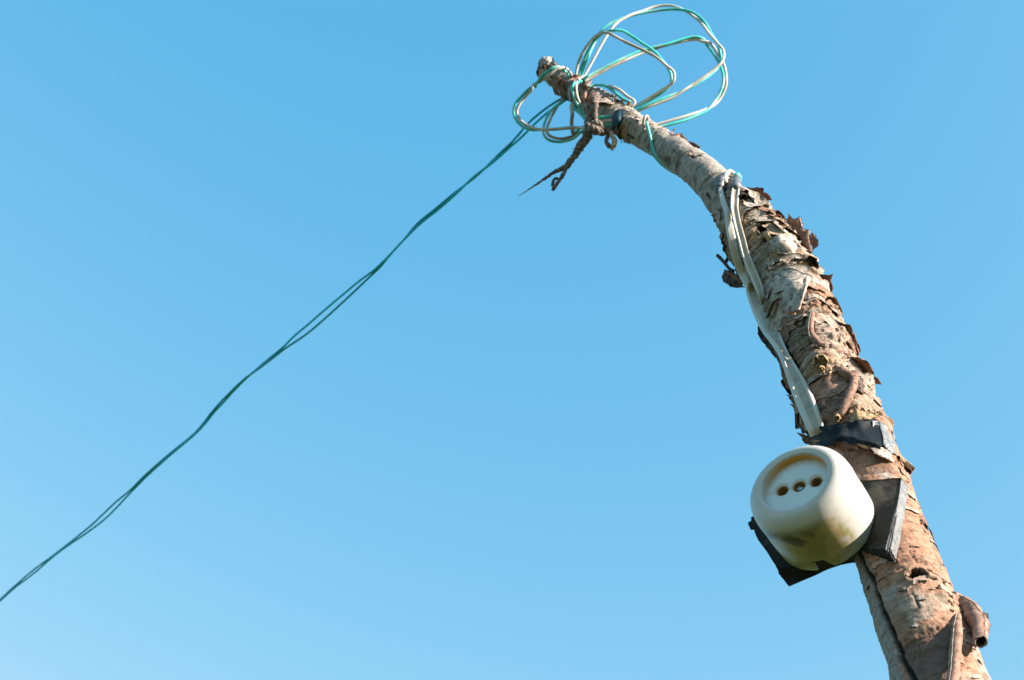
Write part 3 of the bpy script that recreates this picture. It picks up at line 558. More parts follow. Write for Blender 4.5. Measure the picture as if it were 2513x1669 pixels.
# peeling layers: thin ragged shells that follow the pole and lift along one edge
def layer(yy, a0, dl, da, lift, up, mats, seed):
    k = int(np.argmin(np.abs(PXY[:, 1] - yy))); L0 = Ls[k]; ni, nj = 8, 18; G = np.zeros((ni, nj, 3)); Nn = np.zeros((ni, nj, 3))
    for i in range(ni):
        for j in range(nj):
            g = i / (ni - 1); f = j / (nj - 1)
            e0 = 0.8 * (float(fbm(j * 0.26, 0.3, 0.1, seed, 2)) - 0.5); e1 = 0.85 * (float(fbm(j * 0.34, 4.3, 1.1, seed, 2)) - 0.5)
            w0 = float(noise(i * 0.5, 7.7, 0.4, seed)) - 0.5
            L = L0 + (up * (g - 0.5) + e0 * (1 - g) * 0.9 + e1 * g * 1.0) * dl + math.sin(f * 3 + seed) * dl * 0.25
            a = a0 + (f - 0.5 + w0 * 0.25 * (2 * f - 1)) * da
            C, t, F, R, rr = axis(max(0.003, L)); n = math.cos(a) * F + math.sin(a) * R
            ends = max(0.0, abs(2 * f - 1) - 0.55) / 0.45
            h = 0.0010 + lift * (g ** 2.2) * (0.55 + 0.9 * float(noise(j * 0.28, 2.2, 0.7, seed))) + lift * 0.5 * ends ** 2 * float(noise(j * 0.2, 5.1, 0.7, seed))
            G[i, j] = C + n * (rr + h); Nn[i, j] = n
    th = 0.00035; V = np.concatenate([G.reshape(-1, 3), (G - Nn * th).reshape(-1, 3)]); o = ni * nj
    F1 = grid_faces(ni, nj); F2 = grid_faces(ni, nj, False, o, True)
    ring = [j for j in range(nj)] + [i * nj + nj - 1 for i in range(1, ni)] + [(ni - 1) * nj + j for j in range(nj - 2, -1, -1)] + [i * nj for i in range(ni - 2, 0, -1)]
    F3 = [(ring[k], ring[(k + 1) % len(ring)], o + ring[(k + 1) % len(ring)], o + ring[k]) for k in range(len(ring))]
    build('bark_layer', V, F1 + F2 + F3, list(mats), pole, [0] * len(F1) + [1] * (len(F2) + len(F3)))
def layers():
    r = random.Random(21)
    def run(y0, y1, step, lmin, lmax, lif, choices, wa=(0.5, 1.5), amin=-1.5, amax=1.6):
        y = y0
        while y < y1:
            a = r.uniform(amin, amax)
            if (abs(y - 893) < 34 and -0.7 < a < 0.9) or (abs(y - 1411) < 26 and -0.3 < a < 1.2) or (700 < y < 1060 and -1.9 < a < -0.75) or (480 < y < 700 and -1.3 < a < -0.35):
                y += 3; continue
            layer(y, a, r.uniform(lmin, lmax) / 1000, r.uniform(*wa), r.uniform(0.35, 1) * lif / 1000, r.choice((-1, 1, 1)), r.choice(choices), r.randrange(1000)); y += r.uniform(0.5, 1.5) * step
    O, I, T_, B_ = ('outer', 'inner'), ('inner', 'brown'), ('tan', 'inner'), ('brown', 'dark')
    run(515, 780, 9.5, 8, 22, 4.2, (O, O, O, O, T_, B_), (0.7, 1.9))
    run(760, 1040, 11, 8, 24, 3.6, (O, O, I, ('lowbark', 'inner'), T_, B_), (0.7, 1.8))
    run(515, 1040, 60, 8, 18, 8.0, (O, I, T_), (0.5, 1.0), 0.9, 1.8)
    run(515, 1040, 26, 5, 12, 7.0, (B_, T_, B_), (0.4, 0.9), -2.0, -1.1)
    run(168, 320, 8.0, 3, 8, 2.6, (O, T_, B_, I), (0.6, 1.6))
    run(330, 480, 40, 2, 5, 1.2, (O, T_), (0.3, 0.7))
    run(1085, 1160, 22, 4, 9, 2.0, (I, T_), (0.4, 0.9), 0.0, 1.6)
    LW = ('lowbark', 'inner')
    run(1190, 1680, 42, 2.5, 6, 0.8, (LW, I, LW), (0.3, 0.8), 0.6, 1.7)
    run(1425, 1530, 34, 2.5, 6, 0.7, (LW, LW, I), (0.3, 0.9), -0.6, 0.6)
layers()

# many little flakes, too small to pick apart
def flakes():
    V, Fs, mi = [], [], []; r = random.Random(5)
    spots = []
    for k in range(260):
        z = r.random()
        if z < 0.74: t = r.uniform(520, 1060)
        elif z < 0.90: t = r.uniform(160, 340)
        else: t = r.uniform(1080, 1700)
        spots.append((t, r.uniform(-1.35, 1.5) if t < 1500 else r.uniform(0.7, 1.5)))
    ys = PXY[:, 1]
    for (yy, a) in spots:
        k = int(np.argmin(np.abs(ys - yy))); L = Ls[k]
        C, t, F, R, rr = axis(L); n = math.cos(a) * F + math.sin(a) * R; s = np.cross(t, n); p = C + n * rr
        if 1090 < yy < 1390 and a < 0.9: continue
        if 330 < yy < 480: continue
        w, h = r.uniform(0.8, 3.0) * 1e-3, r.uniform(0.5, 1.6) * 1e-3; lift = r.uniform(0.6, 2.2) * 1e-3; o = len(V); up = r.choice((-1, 1))
        for i in range(3):
            for j in range(3):
                f = j - 1; g = i / 2
                V.append(p + n * (0.0006 + lift * g ** 1.6) + s * f * w * (1 - 0.3 * g) * r.uniform(0.75, 1.2) + t * up * g * h * 2 * r.uniform(0.7, 1.2))
        for i in range(2):
            for j in range(2): Fs.append((o + i * 3 + j, o + i * 3 + j + 1, o + i * 3 + j + 4, o + i * 3 + j + 3))
        q_ = r.choice((0, 0, 1, 2, 3)); mi += [q_] * 4
    build('bark_flakes', V, Fs, ['outer', 'inner', 'brown', 'tan'], pole, mi, kind='stuff')
flakes()

# ------------------------------------------------------------------ socket
VX, VY = 1950, 1183; SD = 0.866
SC = P(VX, VY, SD); v_ = nrm(CAM - SC); lx = nrm(CR - v_ * (CR @ v_)); ly = np.cross(v_, lx)
AX = nrm(-0.42 * lx + 0.63 * ly + 0.65 * v_)         # axis of the socket, out of its face
E1 = nrm(0.832 * lx + 0.555 * ly); E1 = nrm(E1 - AX * (E1 @ AX)); E2 = np.cross(AX, E1)
MPX = SD / FPX                                         # metres per px at the face
socket = empty('power_socket', SC - AX * 0.045, 'round aged white plastic socket with three holes strapped to the birch pole', 'socket')
def sp(rr, dep, a): return SC + rr * MPX * (math.cos(a) * E1 + math.sin(a) * E2) - AX * dep * MPX
def socket_body():
    prof = [(84, 30), (85, 17), (86, 9), (87, 2), (88.5, -2), (91.5, -5), (97, -6.5), (104, -6), (112, -3), (120, 3.5), (127, 13), (131.5, 25), (134, 40), (135, 60), (134, 85), (134, 110), (133.5, 135), (132.5, 160), (131.5, 180), (129, 184), (126, 180), (125, 150), (124, 60), (110, 30), (95, 28), (86, 40)]
    pr = spl(prof, 3); m = 360; V = []
    An = math.atan2(-0.93, -0.02)
    # notch angle: measured where the rim is seen at photo (2022, 1380)
    best = min(range(720), key=lambda k: np.sum((proj(sp(133, 182, k * math.pi / 360))[0] - (2024, 1376)) ** 2)); An = best * math.pi / 360
    for i, (r_, d_) in enumerate(pr):
        for k in range(m):
            a = 2 * math.pi * k / m; da = (a - An + math.pi) % (2 * math.pi) - math.pi; dd = d_
            if d_ > 140 and r_ > 120:
                nt_ = ss(-0.175, -0.155, da) * (1 - ss(0.02, 0.19, da)); dd = min(d_, 184 - 34 * nt_ + (d_ - 184) * 0.3) if nt_ > 0.01 else d_
            w = 0.5 * (float(noise(math.cos(a) * 2 + 4, math.sin(a) * 2 + 4, d_ * 0.02, 5)) - 0.5)
            V.append(sp(r_ + w, dd, a))
    Fs = grid_faces(len(pr), m, True)
    amb = [1 if pr[f // m][0] < 87.2 and pr[f // m][1] < 45 and f // m < 12 else 0 for f in range(len(Fs))]
    # plastic with grime: noise plus a stained lower sector (object space)
    mt = mat('aged_white_plastic', (0.49, 0.47, 0.435), (0.535, 0.515, 0.485), 0.36, 30, 0.35, 0.65, 0.0002, 90, spec=0.5, sss=0.25)
    n = mt.node_tree; L = n.links.new; b = n.nodes['Principled BSDF']; src = b.inputs['Base Color'].links[0].from_socket
    at = n.nodes.new('ShaderNodeAttribute'); at.attribute_name = 'grime'; sep = n.nodes.new('ShaderNodeSeparateColor'); L(at.outputs['Color'], sep.inputs[0])
    cur = src
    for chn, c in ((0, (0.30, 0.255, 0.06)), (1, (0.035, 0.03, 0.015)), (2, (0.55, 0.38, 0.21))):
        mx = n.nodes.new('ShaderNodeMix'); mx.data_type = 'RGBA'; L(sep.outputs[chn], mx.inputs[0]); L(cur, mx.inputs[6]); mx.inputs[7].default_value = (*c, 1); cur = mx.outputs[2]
    a2 = n.nodes.new('ShaderNodeAttribute'); a2.attribute_name = 'sun_glow'; mx = n.nodes.new('ShaderNodeMix'); mx.data_type = 'RGBA'
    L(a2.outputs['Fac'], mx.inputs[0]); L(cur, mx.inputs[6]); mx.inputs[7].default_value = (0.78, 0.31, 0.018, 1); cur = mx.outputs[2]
    L(cur, b.inputs['Base Color']); M['plastic'] = mt
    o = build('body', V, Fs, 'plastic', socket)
    V = np.array(V); q = V - CAM; z = q @ CF; X = W0 / 2 + FPX * (q @ CR) / z; Y = H0 / 2 - FPX * (q @ CU) / z
    S = V * 1000.0; ax = (V - SC) @ AX / MPX * -1
    outer = np.repeat((np.arange(len(pr)) > 14).astype(float), m)
    def blob(x, y, w, h, rot, sd, j=0.5):
        c, s_ = math.cos(rot), math.sin(rot); u = (X - x) * c + (Y - y) * s_; v = -(X - x) * s_ + (Y - y) * c
        d = np.sqrt((u / w) ** 2 + (v / h) ** 2) + (fbm(S[:, 0] / 4, S[:, 1] / 4, S[:, 2] / 4, sd, 4) - 0.5) * 2 * j
        return 1 - ss(0.45, 1.1, d)
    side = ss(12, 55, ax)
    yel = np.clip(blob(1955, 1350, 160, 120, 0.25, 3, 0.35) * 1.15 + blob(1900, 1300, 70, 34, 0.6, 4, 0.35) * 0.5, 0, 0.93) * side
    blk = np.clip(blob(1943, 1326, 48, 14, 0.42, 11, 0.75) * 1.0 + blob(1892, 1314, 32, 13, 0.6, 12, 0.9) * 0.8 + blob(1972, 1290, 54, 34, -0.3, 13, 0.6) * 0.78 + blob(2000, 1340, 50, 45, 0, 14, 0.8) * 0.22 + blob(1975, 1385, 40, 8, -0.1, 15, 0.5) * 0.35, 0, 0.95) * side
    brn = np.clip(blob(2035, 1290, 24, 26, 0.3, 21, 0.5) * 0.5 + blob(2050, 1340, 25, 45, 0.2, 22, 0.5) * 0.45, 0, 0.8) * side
    # worn rim of the opening, and warm shading groove round it
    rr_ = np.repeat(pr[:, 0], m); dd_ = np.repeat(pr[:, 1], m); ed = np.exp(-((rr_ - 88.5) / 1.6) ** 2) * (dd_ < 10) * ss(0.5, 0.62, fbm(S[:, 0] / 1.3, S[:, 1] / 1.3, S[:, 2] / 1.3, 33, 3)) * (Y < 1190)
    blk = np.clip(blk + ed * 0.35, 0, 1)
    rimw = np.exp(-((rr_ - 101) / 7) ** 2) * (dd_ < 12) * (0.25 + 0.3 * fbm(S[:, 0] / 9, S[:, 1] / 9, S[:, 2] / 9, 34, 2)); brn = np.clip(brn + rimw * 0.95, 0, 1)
    ca = o.data.color_attributes.new('grime', 'FLOAT_COLOR', 'POINT'); c4 = np.ones((len(V), 4), np.float32); c4[:, 0] = yel; c4[:, 1] = blk; c4[:, 2] = brn
    ca.data.foreach_set('color', c4.ravel())
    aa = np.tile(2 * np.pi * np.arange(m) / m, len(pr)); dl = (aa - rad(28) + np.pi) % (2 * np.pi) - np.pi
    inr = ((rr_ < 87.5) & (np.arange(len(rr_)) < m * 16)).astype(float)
    c5 = np.zeros((len(V), 4), np.float32); c5[:, :3] = (inr * (1 - ss(0.9, 2.2, np.abs(dl))) * (0.75 + 0.5 * (fbm(S[:, 0] / 6, S[:, 1] / 6, S[:, 2] / 6, 71, 3) - 0.3)))[:, None]  # amber painted on the recess wall for sunlight glowing through the plastic
    cb = o.data.color_attributes.new('sun_glow', 'FLOAT_COLOR', 'POINT'); cb.data.foreach_set('color', c5.ravel())
socket_body()
def face_plate():
    DEP = 15.0; holes = []
    c0 = proj(sp(0, DEP, 0))[0]
    hd = math.atan2(-20.9, 40.2); ux, uy = math.cos(hd), math.sin(hd); off = (3, -6)
    for k in (-1, 0, 1): holes.append((off[0] + ux * 45 * k, off[1] + uy * 45 * k, 14.0 if k else 15.0))
    pts, edges = [], []
    def ring(cx, cy, r, n, rev=False):
        o = len(pts)
        for k in range(n): a = 2 * math.pi * k / n; pts.append(Vector((cx + r * math.cos(a), cy + r * math.sin(a))))
        edges.extend([(o + k, o + (k + 1) % n) for k in range(n)])
        return o
    R0 = ring(0, 0, 86, 96); hs = [ring(x, y, r, 36) for x, y, r in holes]
    for i in range(-20, 21):
        for j in range(-20, 21):
            x, y = i * 4.2, j * 4.2
            if x * x + y * y < 83 ** 2 and all((x - hx) ** 2 + (y - hy) ** 2 > (hr + 1.5) ** 2 for hx, hy, hr in holes): pts.append(Vector((x, y)))
    res = geometry.delaunay_2d_cdt(pts, edges, [], 0, 1e-5); v2, f2 = res[0], res[2]
    def inhole(c): return any((c[0] - hx) ** 2 + (c[1] - hy) ** 2 < (hr - 0.6) ** 2 for hx, hy, hr in holes)
    F_ = []
    for f in f2:
        c = sum((v2[i] for i in f), Vector((0, 0))) / len(f)
        if not inhole(c): F_.append(tuple(f))
    def w(x, y, d): return SC + MPX * (x * E1 + y * E2) - AX * d * MPX
    def relief(x, y):
        u = x * ux + y * uy; v = -x * uy + y * ux; h = 0
        for c in (-45, 45): h += 0.9 * math.exp(-((u - c - 3) / 6.0) ** 4)
        h -= 1.2 * math.exp(-(v + 4.0) ** 2 / 3)
        for hx, hy, hr in holes:
            d = math.hypot(x - hx, y - hy); h -= 2.2 * max(0, 1 - (d - hr) / 4.0) if d > hr - 1 else 0
        return h
    V = [w(p.x, p.y, DEP - relief(p.x, p.y)) for p in v2]
    mt = mat('plate_plastic', (0.60, 0.60, 0.59), (0.67, 0.67, 0.66), 0.4, 60, 0.35, 0.65, 0.0002, 300, sss=0.1)
    n = mt.node_tree; L = n.links.new; b = n.nodes['Principled BSDF']; src = b.inputs['Base Color'].links[0].from_socket
    at = n.nodes.new('ShaderNodeAttribute'); at.attribute_name = 'grime'; mx = n.nodes.new('ShaderNodeMix'); mx.data_type = 'RGBA'
    L(at.outputs['Fac'], mx.inputs[0]); L(src, mx.inputs[6]); mx.inputs[7].default_value = (0.46, 0.30, 0.14, 1); L(mx.outputs[2], b.inputs['Base Color']); M['plate'] = mt
    o = build('face_plate', V, F_, 'plate', socket)
    c4 = np.ones((len(V), 4), np.float32)
    for i, p in enumerate(v2):
        g = 0
        for hx, hy, hr in holes:
            d = math.hypot(p.x - hx - 1, p.y - hy - 7); g += 0.75 * math.exp(-max(0, d - hr) ** 2 / 30)
        d = math.hypot(p.x, p.y); g += (0.7 * ss(58, 86, d) * ss(-20, 60, p.y + 0.35 * p.x) + 0.02)
        v = -p.x * uy + p.y * ux; g += 0.35 * math.exp(-(v + 4.0) ** 2 / 9)
        g *= 0.5 + float(fbm(p.x / 9, p.y / 9, 0.5, 9, 3))
        c4[i, :3] = min(0.95, max(0, g))
    ca = o.data.color_attributes.new('grime', 'FLOAT_COLOR', 'POINT'); ca.data.foreach_set('color', c4.ravel())
    for q_, (hx, hy, hr) in enumerate(holes):
        V = []; n_ = 36
        for d, r in ((DEP - 0.5, hr + 0.3), (DEP + 4, hr * 0.97), (DEP + 30, hr * 0.93), (DEP + 30.5, 0.5)):
            for k in range(n_): a = 2 * math.pi * k / n_; V.append(w(hx + r * math.cos(a), hy + r * math.sin(a), d))
        build('hole_lining', V, grid_faces(4, n_, True), 'holewall', o)
    hx, hy, hr = holes[1]; V = []
    for d, r in ((DEP + 30, 9), (DEP + 12, 9), (DEP + 10, 7.5), (DEP + 10, 0.3)):
        for k in range(24): a = 2 * math.pi * k / 24; V.append(w(hx - 1 + r * math.cos(a), hy + r * math.sin(a), d - (2.5 if r < 8 and abs(math.sin(a - 0.6)) > 0.3 else 0)))
    build('screw', V, grid_faces(4, 24, True), 'metal', o, smooth=False)
face_plate()

# ------------------------------------------------------------------ rubber sheet under the socket
def free_sheet(name, rows, mats, parent, n=8, thick=1.6, rag=0.6, wav=0.3, seed=1, label=None):
    """rows of (photo x, y, distance from camera)"""
    W = np.array([[P(x, y, d) for x, y, d in row] for row in rows])
    a = np.array([spl(W[:, j], n) for j in range(W.shape[1])]).transpose(1, 0, 2); g = np.array([spl(a[i], n) for i in range(a.shape[0])]); nr, nc = g.shape[:2]
    cen = g.mean((0, 1)); N = nrm(np.cross(np.gradient(g, axis=0), np.gradient(g, axis=1)))
    for i in range(nr):
        for j in range(nc):
            e = 1.0 if (i in (0, nr - 1) or j in (0, nc - 1)) else 0
            g[i, j] += nrm(g[i, j] - cen) * e * (float(noise(i * 0.6, j * 0.6, 0.4, seed)) - 0.5) * 2 * rag * 1e-3 + N[i, j] * (float(noise(i * 0.2, j * 0.2, 3.3, seed)) - 0.5) * 2 * wav * 1e-3
    sgn = 1 if float(N.mean((0, 1)) @ (CAM - cen)) > 0 else -1
    back = g - N * sgn * thick * 1e-3; V = np.concatenate([g.reshape(-1, 3), back.reshape(-1, 3)]); o = nr * nc
    F1 = grid_faces(nr, nc); F2 = grid_faces(nr, nc, False, o, True)
    ring = [j for j in range(nc)] + [i * nc + nc - 1 for i in range(1, nr)] + [(nr - 1) * nc + j for j in range(nc - 2, -1, -1)] + [i * nc for i in range(nr - 2, 0, -1)]
    F3 = [(ring[k], ring[(k + 1) % len(ring)], o + ring[(k + 1) % len(ring)], o + ring[k]) for k in range(len(ring))]
    if isinstance(mats, str): mats = (mats, mats)
    return build(name, V, F1 + F2 + F3, list(mats), parent, [0] * len(F1) + [1] * len(F2) + [0] * len(F3), label=label)
def backd(x, y, off=0.0):
    """distance at which photo ray (x, y) meets the socket's back plane, off mm behind it"""
    p0 = SC - AX * (184 * MPX + off / 1000); r = P(x, y, 1.0) - CAM; return float(((p0 - CAM) @ AX) / (r @ AX))
sheet = empty('rubber_sheet', SC - AX * (190 * MPX), 'creased black rubber sheet between the white socket and the pole', 'rubber sheet')
def bd(x, y, off=0.6):
    d = backd(x, y, off); L, a, z = locate(x, y)
    return min(d, z - 0.004) if abs(a) < 1.35 else d
B = lambda x, y, o=0.6: (x, y, bd(x, y, o))
def onb(x, y, h): return (x, y, locate(x, y)[2] - h / 1000)
free_sheet('rubber_panel', [
    [B(1842, 1270), B(1930, 1215), B(2030, 1180), B(2122, 1178, 1.5), (2212, 1172, locate(2190, 1172)[2] - 0.010)],
    [B(1856, 1315), B(1950, 1280), B(2050, 1250), (2130, 1240, bd(2130, 1240, 3)), (2203, 1230, locate(2203, 1230)[2] - 0.011)],
    [B(1882, 1355), B(1950, 1340), B(2030, 1325), (2110, 1310, bd(2110, 1310, 4)), (2190, 1300, locate(2190, 1300)[2] - 0.015)],
    [B(1908, 1398), B(1960, 1386), B(2030, 1362), (2097, 1346, bd(2097, 1346, 5)), (2179, 1348, locate(2179, 1348)[2] - 0.018)]],
    'rubber', sheet, rag=0.35, seed=3)
free_sheet('rubber_underside', [
    [B(1908, 1397), B(1960, 1385), B(2030, 1361), (2097, 1345, bd(2097, 1346, 5)), (2179, 1347, locate(2179, 1348)[2] - 0.018)],
    [(1914, 1412, bd(1914, 1412, 4)), (1968, 1402, bd(1968, 1400, 5)), (2036, 1376, bd(2036, 1376, 7)), (2098, 1362, bd(2098, 1362, 10)), (2187, 1364, locate(2187, 1364)[2] - 0.012)],
    [(1936, 1438, bd(1936, 1438, 8)), (1996, 1413, bd(1996, 1413, 9)), (2050, 1391, bd(2050, 1391, 12)), (2100, 1380, bd(2100, 1380, 18)), (2195, 1378, locate(2195, 1378)[2] - 0.004)]],
    'rubber', sheet, rag=0.35, seed=4)
free_sheet('folded_edge', [
    [(2212, 1173, locate(2190, 1172)[2] - 0.010), (2221, 1184, locate(2214, 1184)[2] - 0.005), (2230, 1196, locate(2228, 1196)[2] - 0.001)],
    [(2203, 1230, locate(2203, 1230)[2] - 0.011), (2213, 1238, locate(2213, 1238)[2] - 0.007), (2222, 1246, locate(2222, 1246)[2] - 0.003)],
    [(2190, 1300, locate(2190, 1300)[2] - 0.015), (2201, 1306, locate(2201, 1306)[2] - 0.009), (2211, 1310, locate(2211, 1310)[2] - 0.002)],
    [(2179, 1348, locate(2179, 1348)[2] - 0.018), (2188, 1358, locate(2188, 1358)[2] - 0.010), (2203, 1352, locate(2203, 1352)[2] - 0.003)],
    [(2181, 1352, locate(2181, 1352)[2] - 0.014), (2190, 1366, locate(2190, 1366)[2] - 0.007), (2197, 1380, locate(2197, 1380)[2] - 0.002)]],
    'rubberedge', sheet, rag=0.5, wav=0.5, seed=5, label='light grey folded edge')
flapR = free_sheet('torn_corner', [[(1835, 1283, bd(1835, 1283)), (1843, 1277, bd(1843, 1277))], [(1841, 1298, bd(1841, 1298)), (1856, 1294, bd(1856, 1294))]], 'rubber', sheet, rag=0.3)

# ------------------------------------------------------------------ black tape band above the socket
band = empty('tape_band', Q(2100, 1060, 0), 'loose band of black tape holding the white flat cable to the pole above the socket', 'tape')
T_ = lambda x, y, h: (x, y, locate(x, y)[2] - h / 1000)
free_sheet('tape_strip', [
    [T_(1988, 1066, 2), T_(2017, 1046, 8), T_(2042, 1041, 8), T_(2080, 1035, 8), T_(2115, 1029, 9), T_(2154, 1022, 9)],
    [T_(1991, 1074, 2), T_(2022, 1064, 8), T_(2048, 1060, 8), T_(2085, 1058, 5), T_(2120, 1055, 7), T_(2164, 1056, 12)],
    [T_(1995, 1084, 2), T_(2020, 1082, 8), T_(2046, 1078, 10), T_(2085, 1074, 8), T_(2122, 1076, 9), T_(2170, 1092, 12)],
    [T_(1998, 1098, 2), T_(2020, 1096, 8), T_(2044, 1089, 9), T_(2078, 1083, 10), T_(2122, 1088, 10), T_(2171, 1096, 12)]],
    'tape', band, n=8, thick=0.35, rag=0.6, wav=1.9, seed=8)
free_sheet('tape_wrap', [
    [T_(2140, 1034, 7), T_(2160, 1034, 7), T_(2176, 1040, 7), (2186, 1050, locate(2186, 1050)[2] + 0.0015)],
    [T_(2150, 1058, 7), T_(2170, 1056, 8), T_(2186, 1060, 7), (2197, 1066, locate(2190, 1066)[2] + 0.0015)],
    [T_(2160, 1092, 6), T_(2176, 1092, 7), T_(2190, 1096, 5), (2197, 1098, locate(2190, 1098)[2] + 0.002)],
    [T_(2168, 1096, 5), T_(2180, 1104, 5), T_(2191, 1112, 4), (2198, 1120, locate(2190, 1120)[2] + 0.002)]],
    'greytape', band, n=8, thick=0.4, rag=0.4, wav=1.6, seed=9, label='wrinkled shiny grey turn of tape')

# ------------------------------------------------------------------ white flat cable
cable = empty('flat_cable', Q(2000, 1050, 3), 'white flat two-core cable running down the left side of the pole to the socket', 'cable')
def ribbon(name, path, parent, lob=1.5, web=0.7, m='cable', n=9, cores=2):
    """path: photo x, y, mm in front of bark, full width px, twist degrees"""
    W = np.array([np.r_[Q(x, y, h), w * pxm(x, y), tw] for x, y, h, w, tw in path]); g = spl(W, n); p = g[:, :3]; T = nrm(np.gradient(p, axis=0)); V = []
    prof = []
    K = 36
    for k in range(K):
        t = 2 * math.pi * k / K; x = math.cos(t); ax = abs(x)
        if cores == 2: th = 0.25 + 0.75 * math.exp(-((ax - 0.74) / 0.20) ** 2)
        else: th = 1.0
        y = math.copysign(th * (1 - ax ** 6) ** 0.5, math.sin(t)) if abs(math.sin(t)) > 1e-6 else 0
        prof.append((x, y))
    for i in range(len(p)):
        v = nrm(CAM - p[i]); side = nrm(np.cross(T[i], v)); vv = np.cross(side, T[i]); a = math.radians(g[i, 4])
        wd = math.cos(a) * side + math.sin(a) * vv; nd = np.cross(wd, T[i])
        for x, y in prof: V.append(p[i] + wd * x * g[i, 3] / 2 + nd * y * lob * 1e-3)
    Fs = grid_faces(len(p), K, True) + [tuple(range(K))[::-1], tuple((len(p) - 1) * K + k for k in range(K))]
    mi = [1 if (cores == 2 and q_ < (len(p) - 1) * K and abs(prof[q_ % K][0]) < 0.40) else 0 for q_ in range(len(Fs))]
    return build(name, V, Fs, [m, 'groove'], parent, mi)
ribbon('sheath', [(1846, 690, 17, 30, 0), (1852, 712, 19, 42, 0), (1861, 738, 20, 45, -4), (1873, 768, 20, 46, 0), (1893, 812, 20, 43, 12), (1908, 842, 19, 33, 40), (1922, 868, 18, 28, 52), (1938, 900, 17, 34, 35), (1956, 938, 15, 42, 10), (1978, 990, 14, 46, -6), (2000, 1045, 12, 42, 0), (2008, 1066, 6, 40, 0)], cable, 2.5)
ribbon('split_core', [(1768, 464, 7, 12, 0), (1775, 495, 13, 13, 0), (1784, 520, 14, 15, 10), (1789, 548, 16, 18, 10), (1797, 590, 18, 20, 0), (1808, 635, 18, 20, -10), (1824, 674, 17, 21, -10), (1840, 704, 16.5, 20, 0), (1848, 724, 16.3, 15, 0), (1856, 746, 15.0, 9, 0)], cable, 2.0, cores=1)
ribbon('split_core', [(1806, 460, 9, 20, 0), (1803, 485, 10, 21, 0), (1802, 510, 16, 20, 8), (1808, 545, 18, 20, 14), (1818, 582, 19, 20, 14), (1830, 625, 19, 20, 10), (1849, 672, 17, 21, 0), (1862, 704, 16.5, 20, 0), (1868, 724, 16.3, 15, 0), (1873, 746, 15.0, 9, 0)], cable, 2.2)
for pts, m_ in (((( 1772, 438, 5, 8), (1770, 444, 6, 12), (1767, 456, 7, 11.5), (1764, 469, 7, 9.5)), 'wraptape'), (((1806, 438, 7, 9), (1806, 444, 8, 11.5), (1807, 456, 9, 12.5), (1806, 464, 9, 12)), 'wraptape')):
    g = spl(np.array([np.r_[Q(x, y, h), r * pxm(x, y)] for x, y, h, r in pts]), 8)
    rr = g[:, 3] * (1 + 0.07 * np.sin(np.arange(len(g)) * 1.1)); V, Fs = tube_geo(g[:, :3], rr, 18); build('tape_joint', V, Fs, m_, cable)
g = spl(np.array([Q(1781, 450, 7), Q(1780, 436, 8), Q(1784, 425, 8), Q(1792, 421, 8), (Q(1800, 427, 7)), Q(1803, 437, 6)]), 8); V, Fs = tube_geo(g, 6.0 * pxm(1790, 430), 12); build('bent_core', V, Fs, 'cable', cable)
flap([[(1764, 438, 3), (1774, 430, 5), (1782, 430, 5)], [(1758, 452, 2), (1764, 446, 7), (1774, 440, 8)], [(1757, 464, 2), (1761, 460, 5), (1764, 452, 7)]], ('bluetape', 'tape'), name='tape_tail', parent=cable, rag=1, wav=0.3)
flap([[(1776, 458, 5), (1784, 462, 3)], [(1772, 470, 5), (1782, 472, 2)], [(1770, 476, 4), (1778, 478, 2)]], ('tape', 'tape'), name='tape_tail', parent=cable, rag=1, wav=0.3)

# ------------------------------------------------------------------ turquoise and white twin wire
wire = empty('twin_wire', P(1440, 250, 1.41), 'turquoise and white twin wire looped round the pole top and strung off to the left', 'wire')
WR = 0.00145
def strand(pts, m='green', n=9, r=WR, name=None, parent=None):
    g = spl(np.array([P(x, y, d) for x, y, d in pts]), n); V, Fs = tube_geo(g, r, 10)
    return build(name or ('turquoise_core' if m == 'green' else 'white_core'), V, Fs, m, parent or wire)
def Zp(pts, d=None):
    """points read off the enlargement of the pole top"""
    return [(1240 + p[0] / 3.137, p[1] / 3.137) + tuple(p[2:]) for p in pts]
def pair(pts, n=9, r=WR, ms=('green', 'white')):
    """pts: x, y, distance, turn (deg), separation px"""
    g = spl(np.array(pts, float), n); xy = g[:, :2]; t = np.gradient(xy, axis=0); t = t / (np.linalg.norm(t, axis=1, keepdims=True) + 1e-9); per = np.stack([t[:, 1], -t[:, 0]], 1)
    for sg, m in ((1, ms[0]), (-1, ms[1])):
        p = []
        for i in range(len(g)):
            a = math.radians(g[i, 3]); s = max(g[i, 4], 2 * r * FPX / g[i, 2] * 0.98) / 2 * sg
            p.append(P(xy[i, 0] + per[i, 0] * s * math.cos(a), xy[i, 1] + per[i, 1] * s * math.cos(a), g[i, 2] - math.sin(a) * s * g[i, 2] / FPX))
        V, Fs = tube_geo(np.array(p), r, 10); build('turquoise_core' if sg == 1 else 'white_core', V, Fs, m, wire)
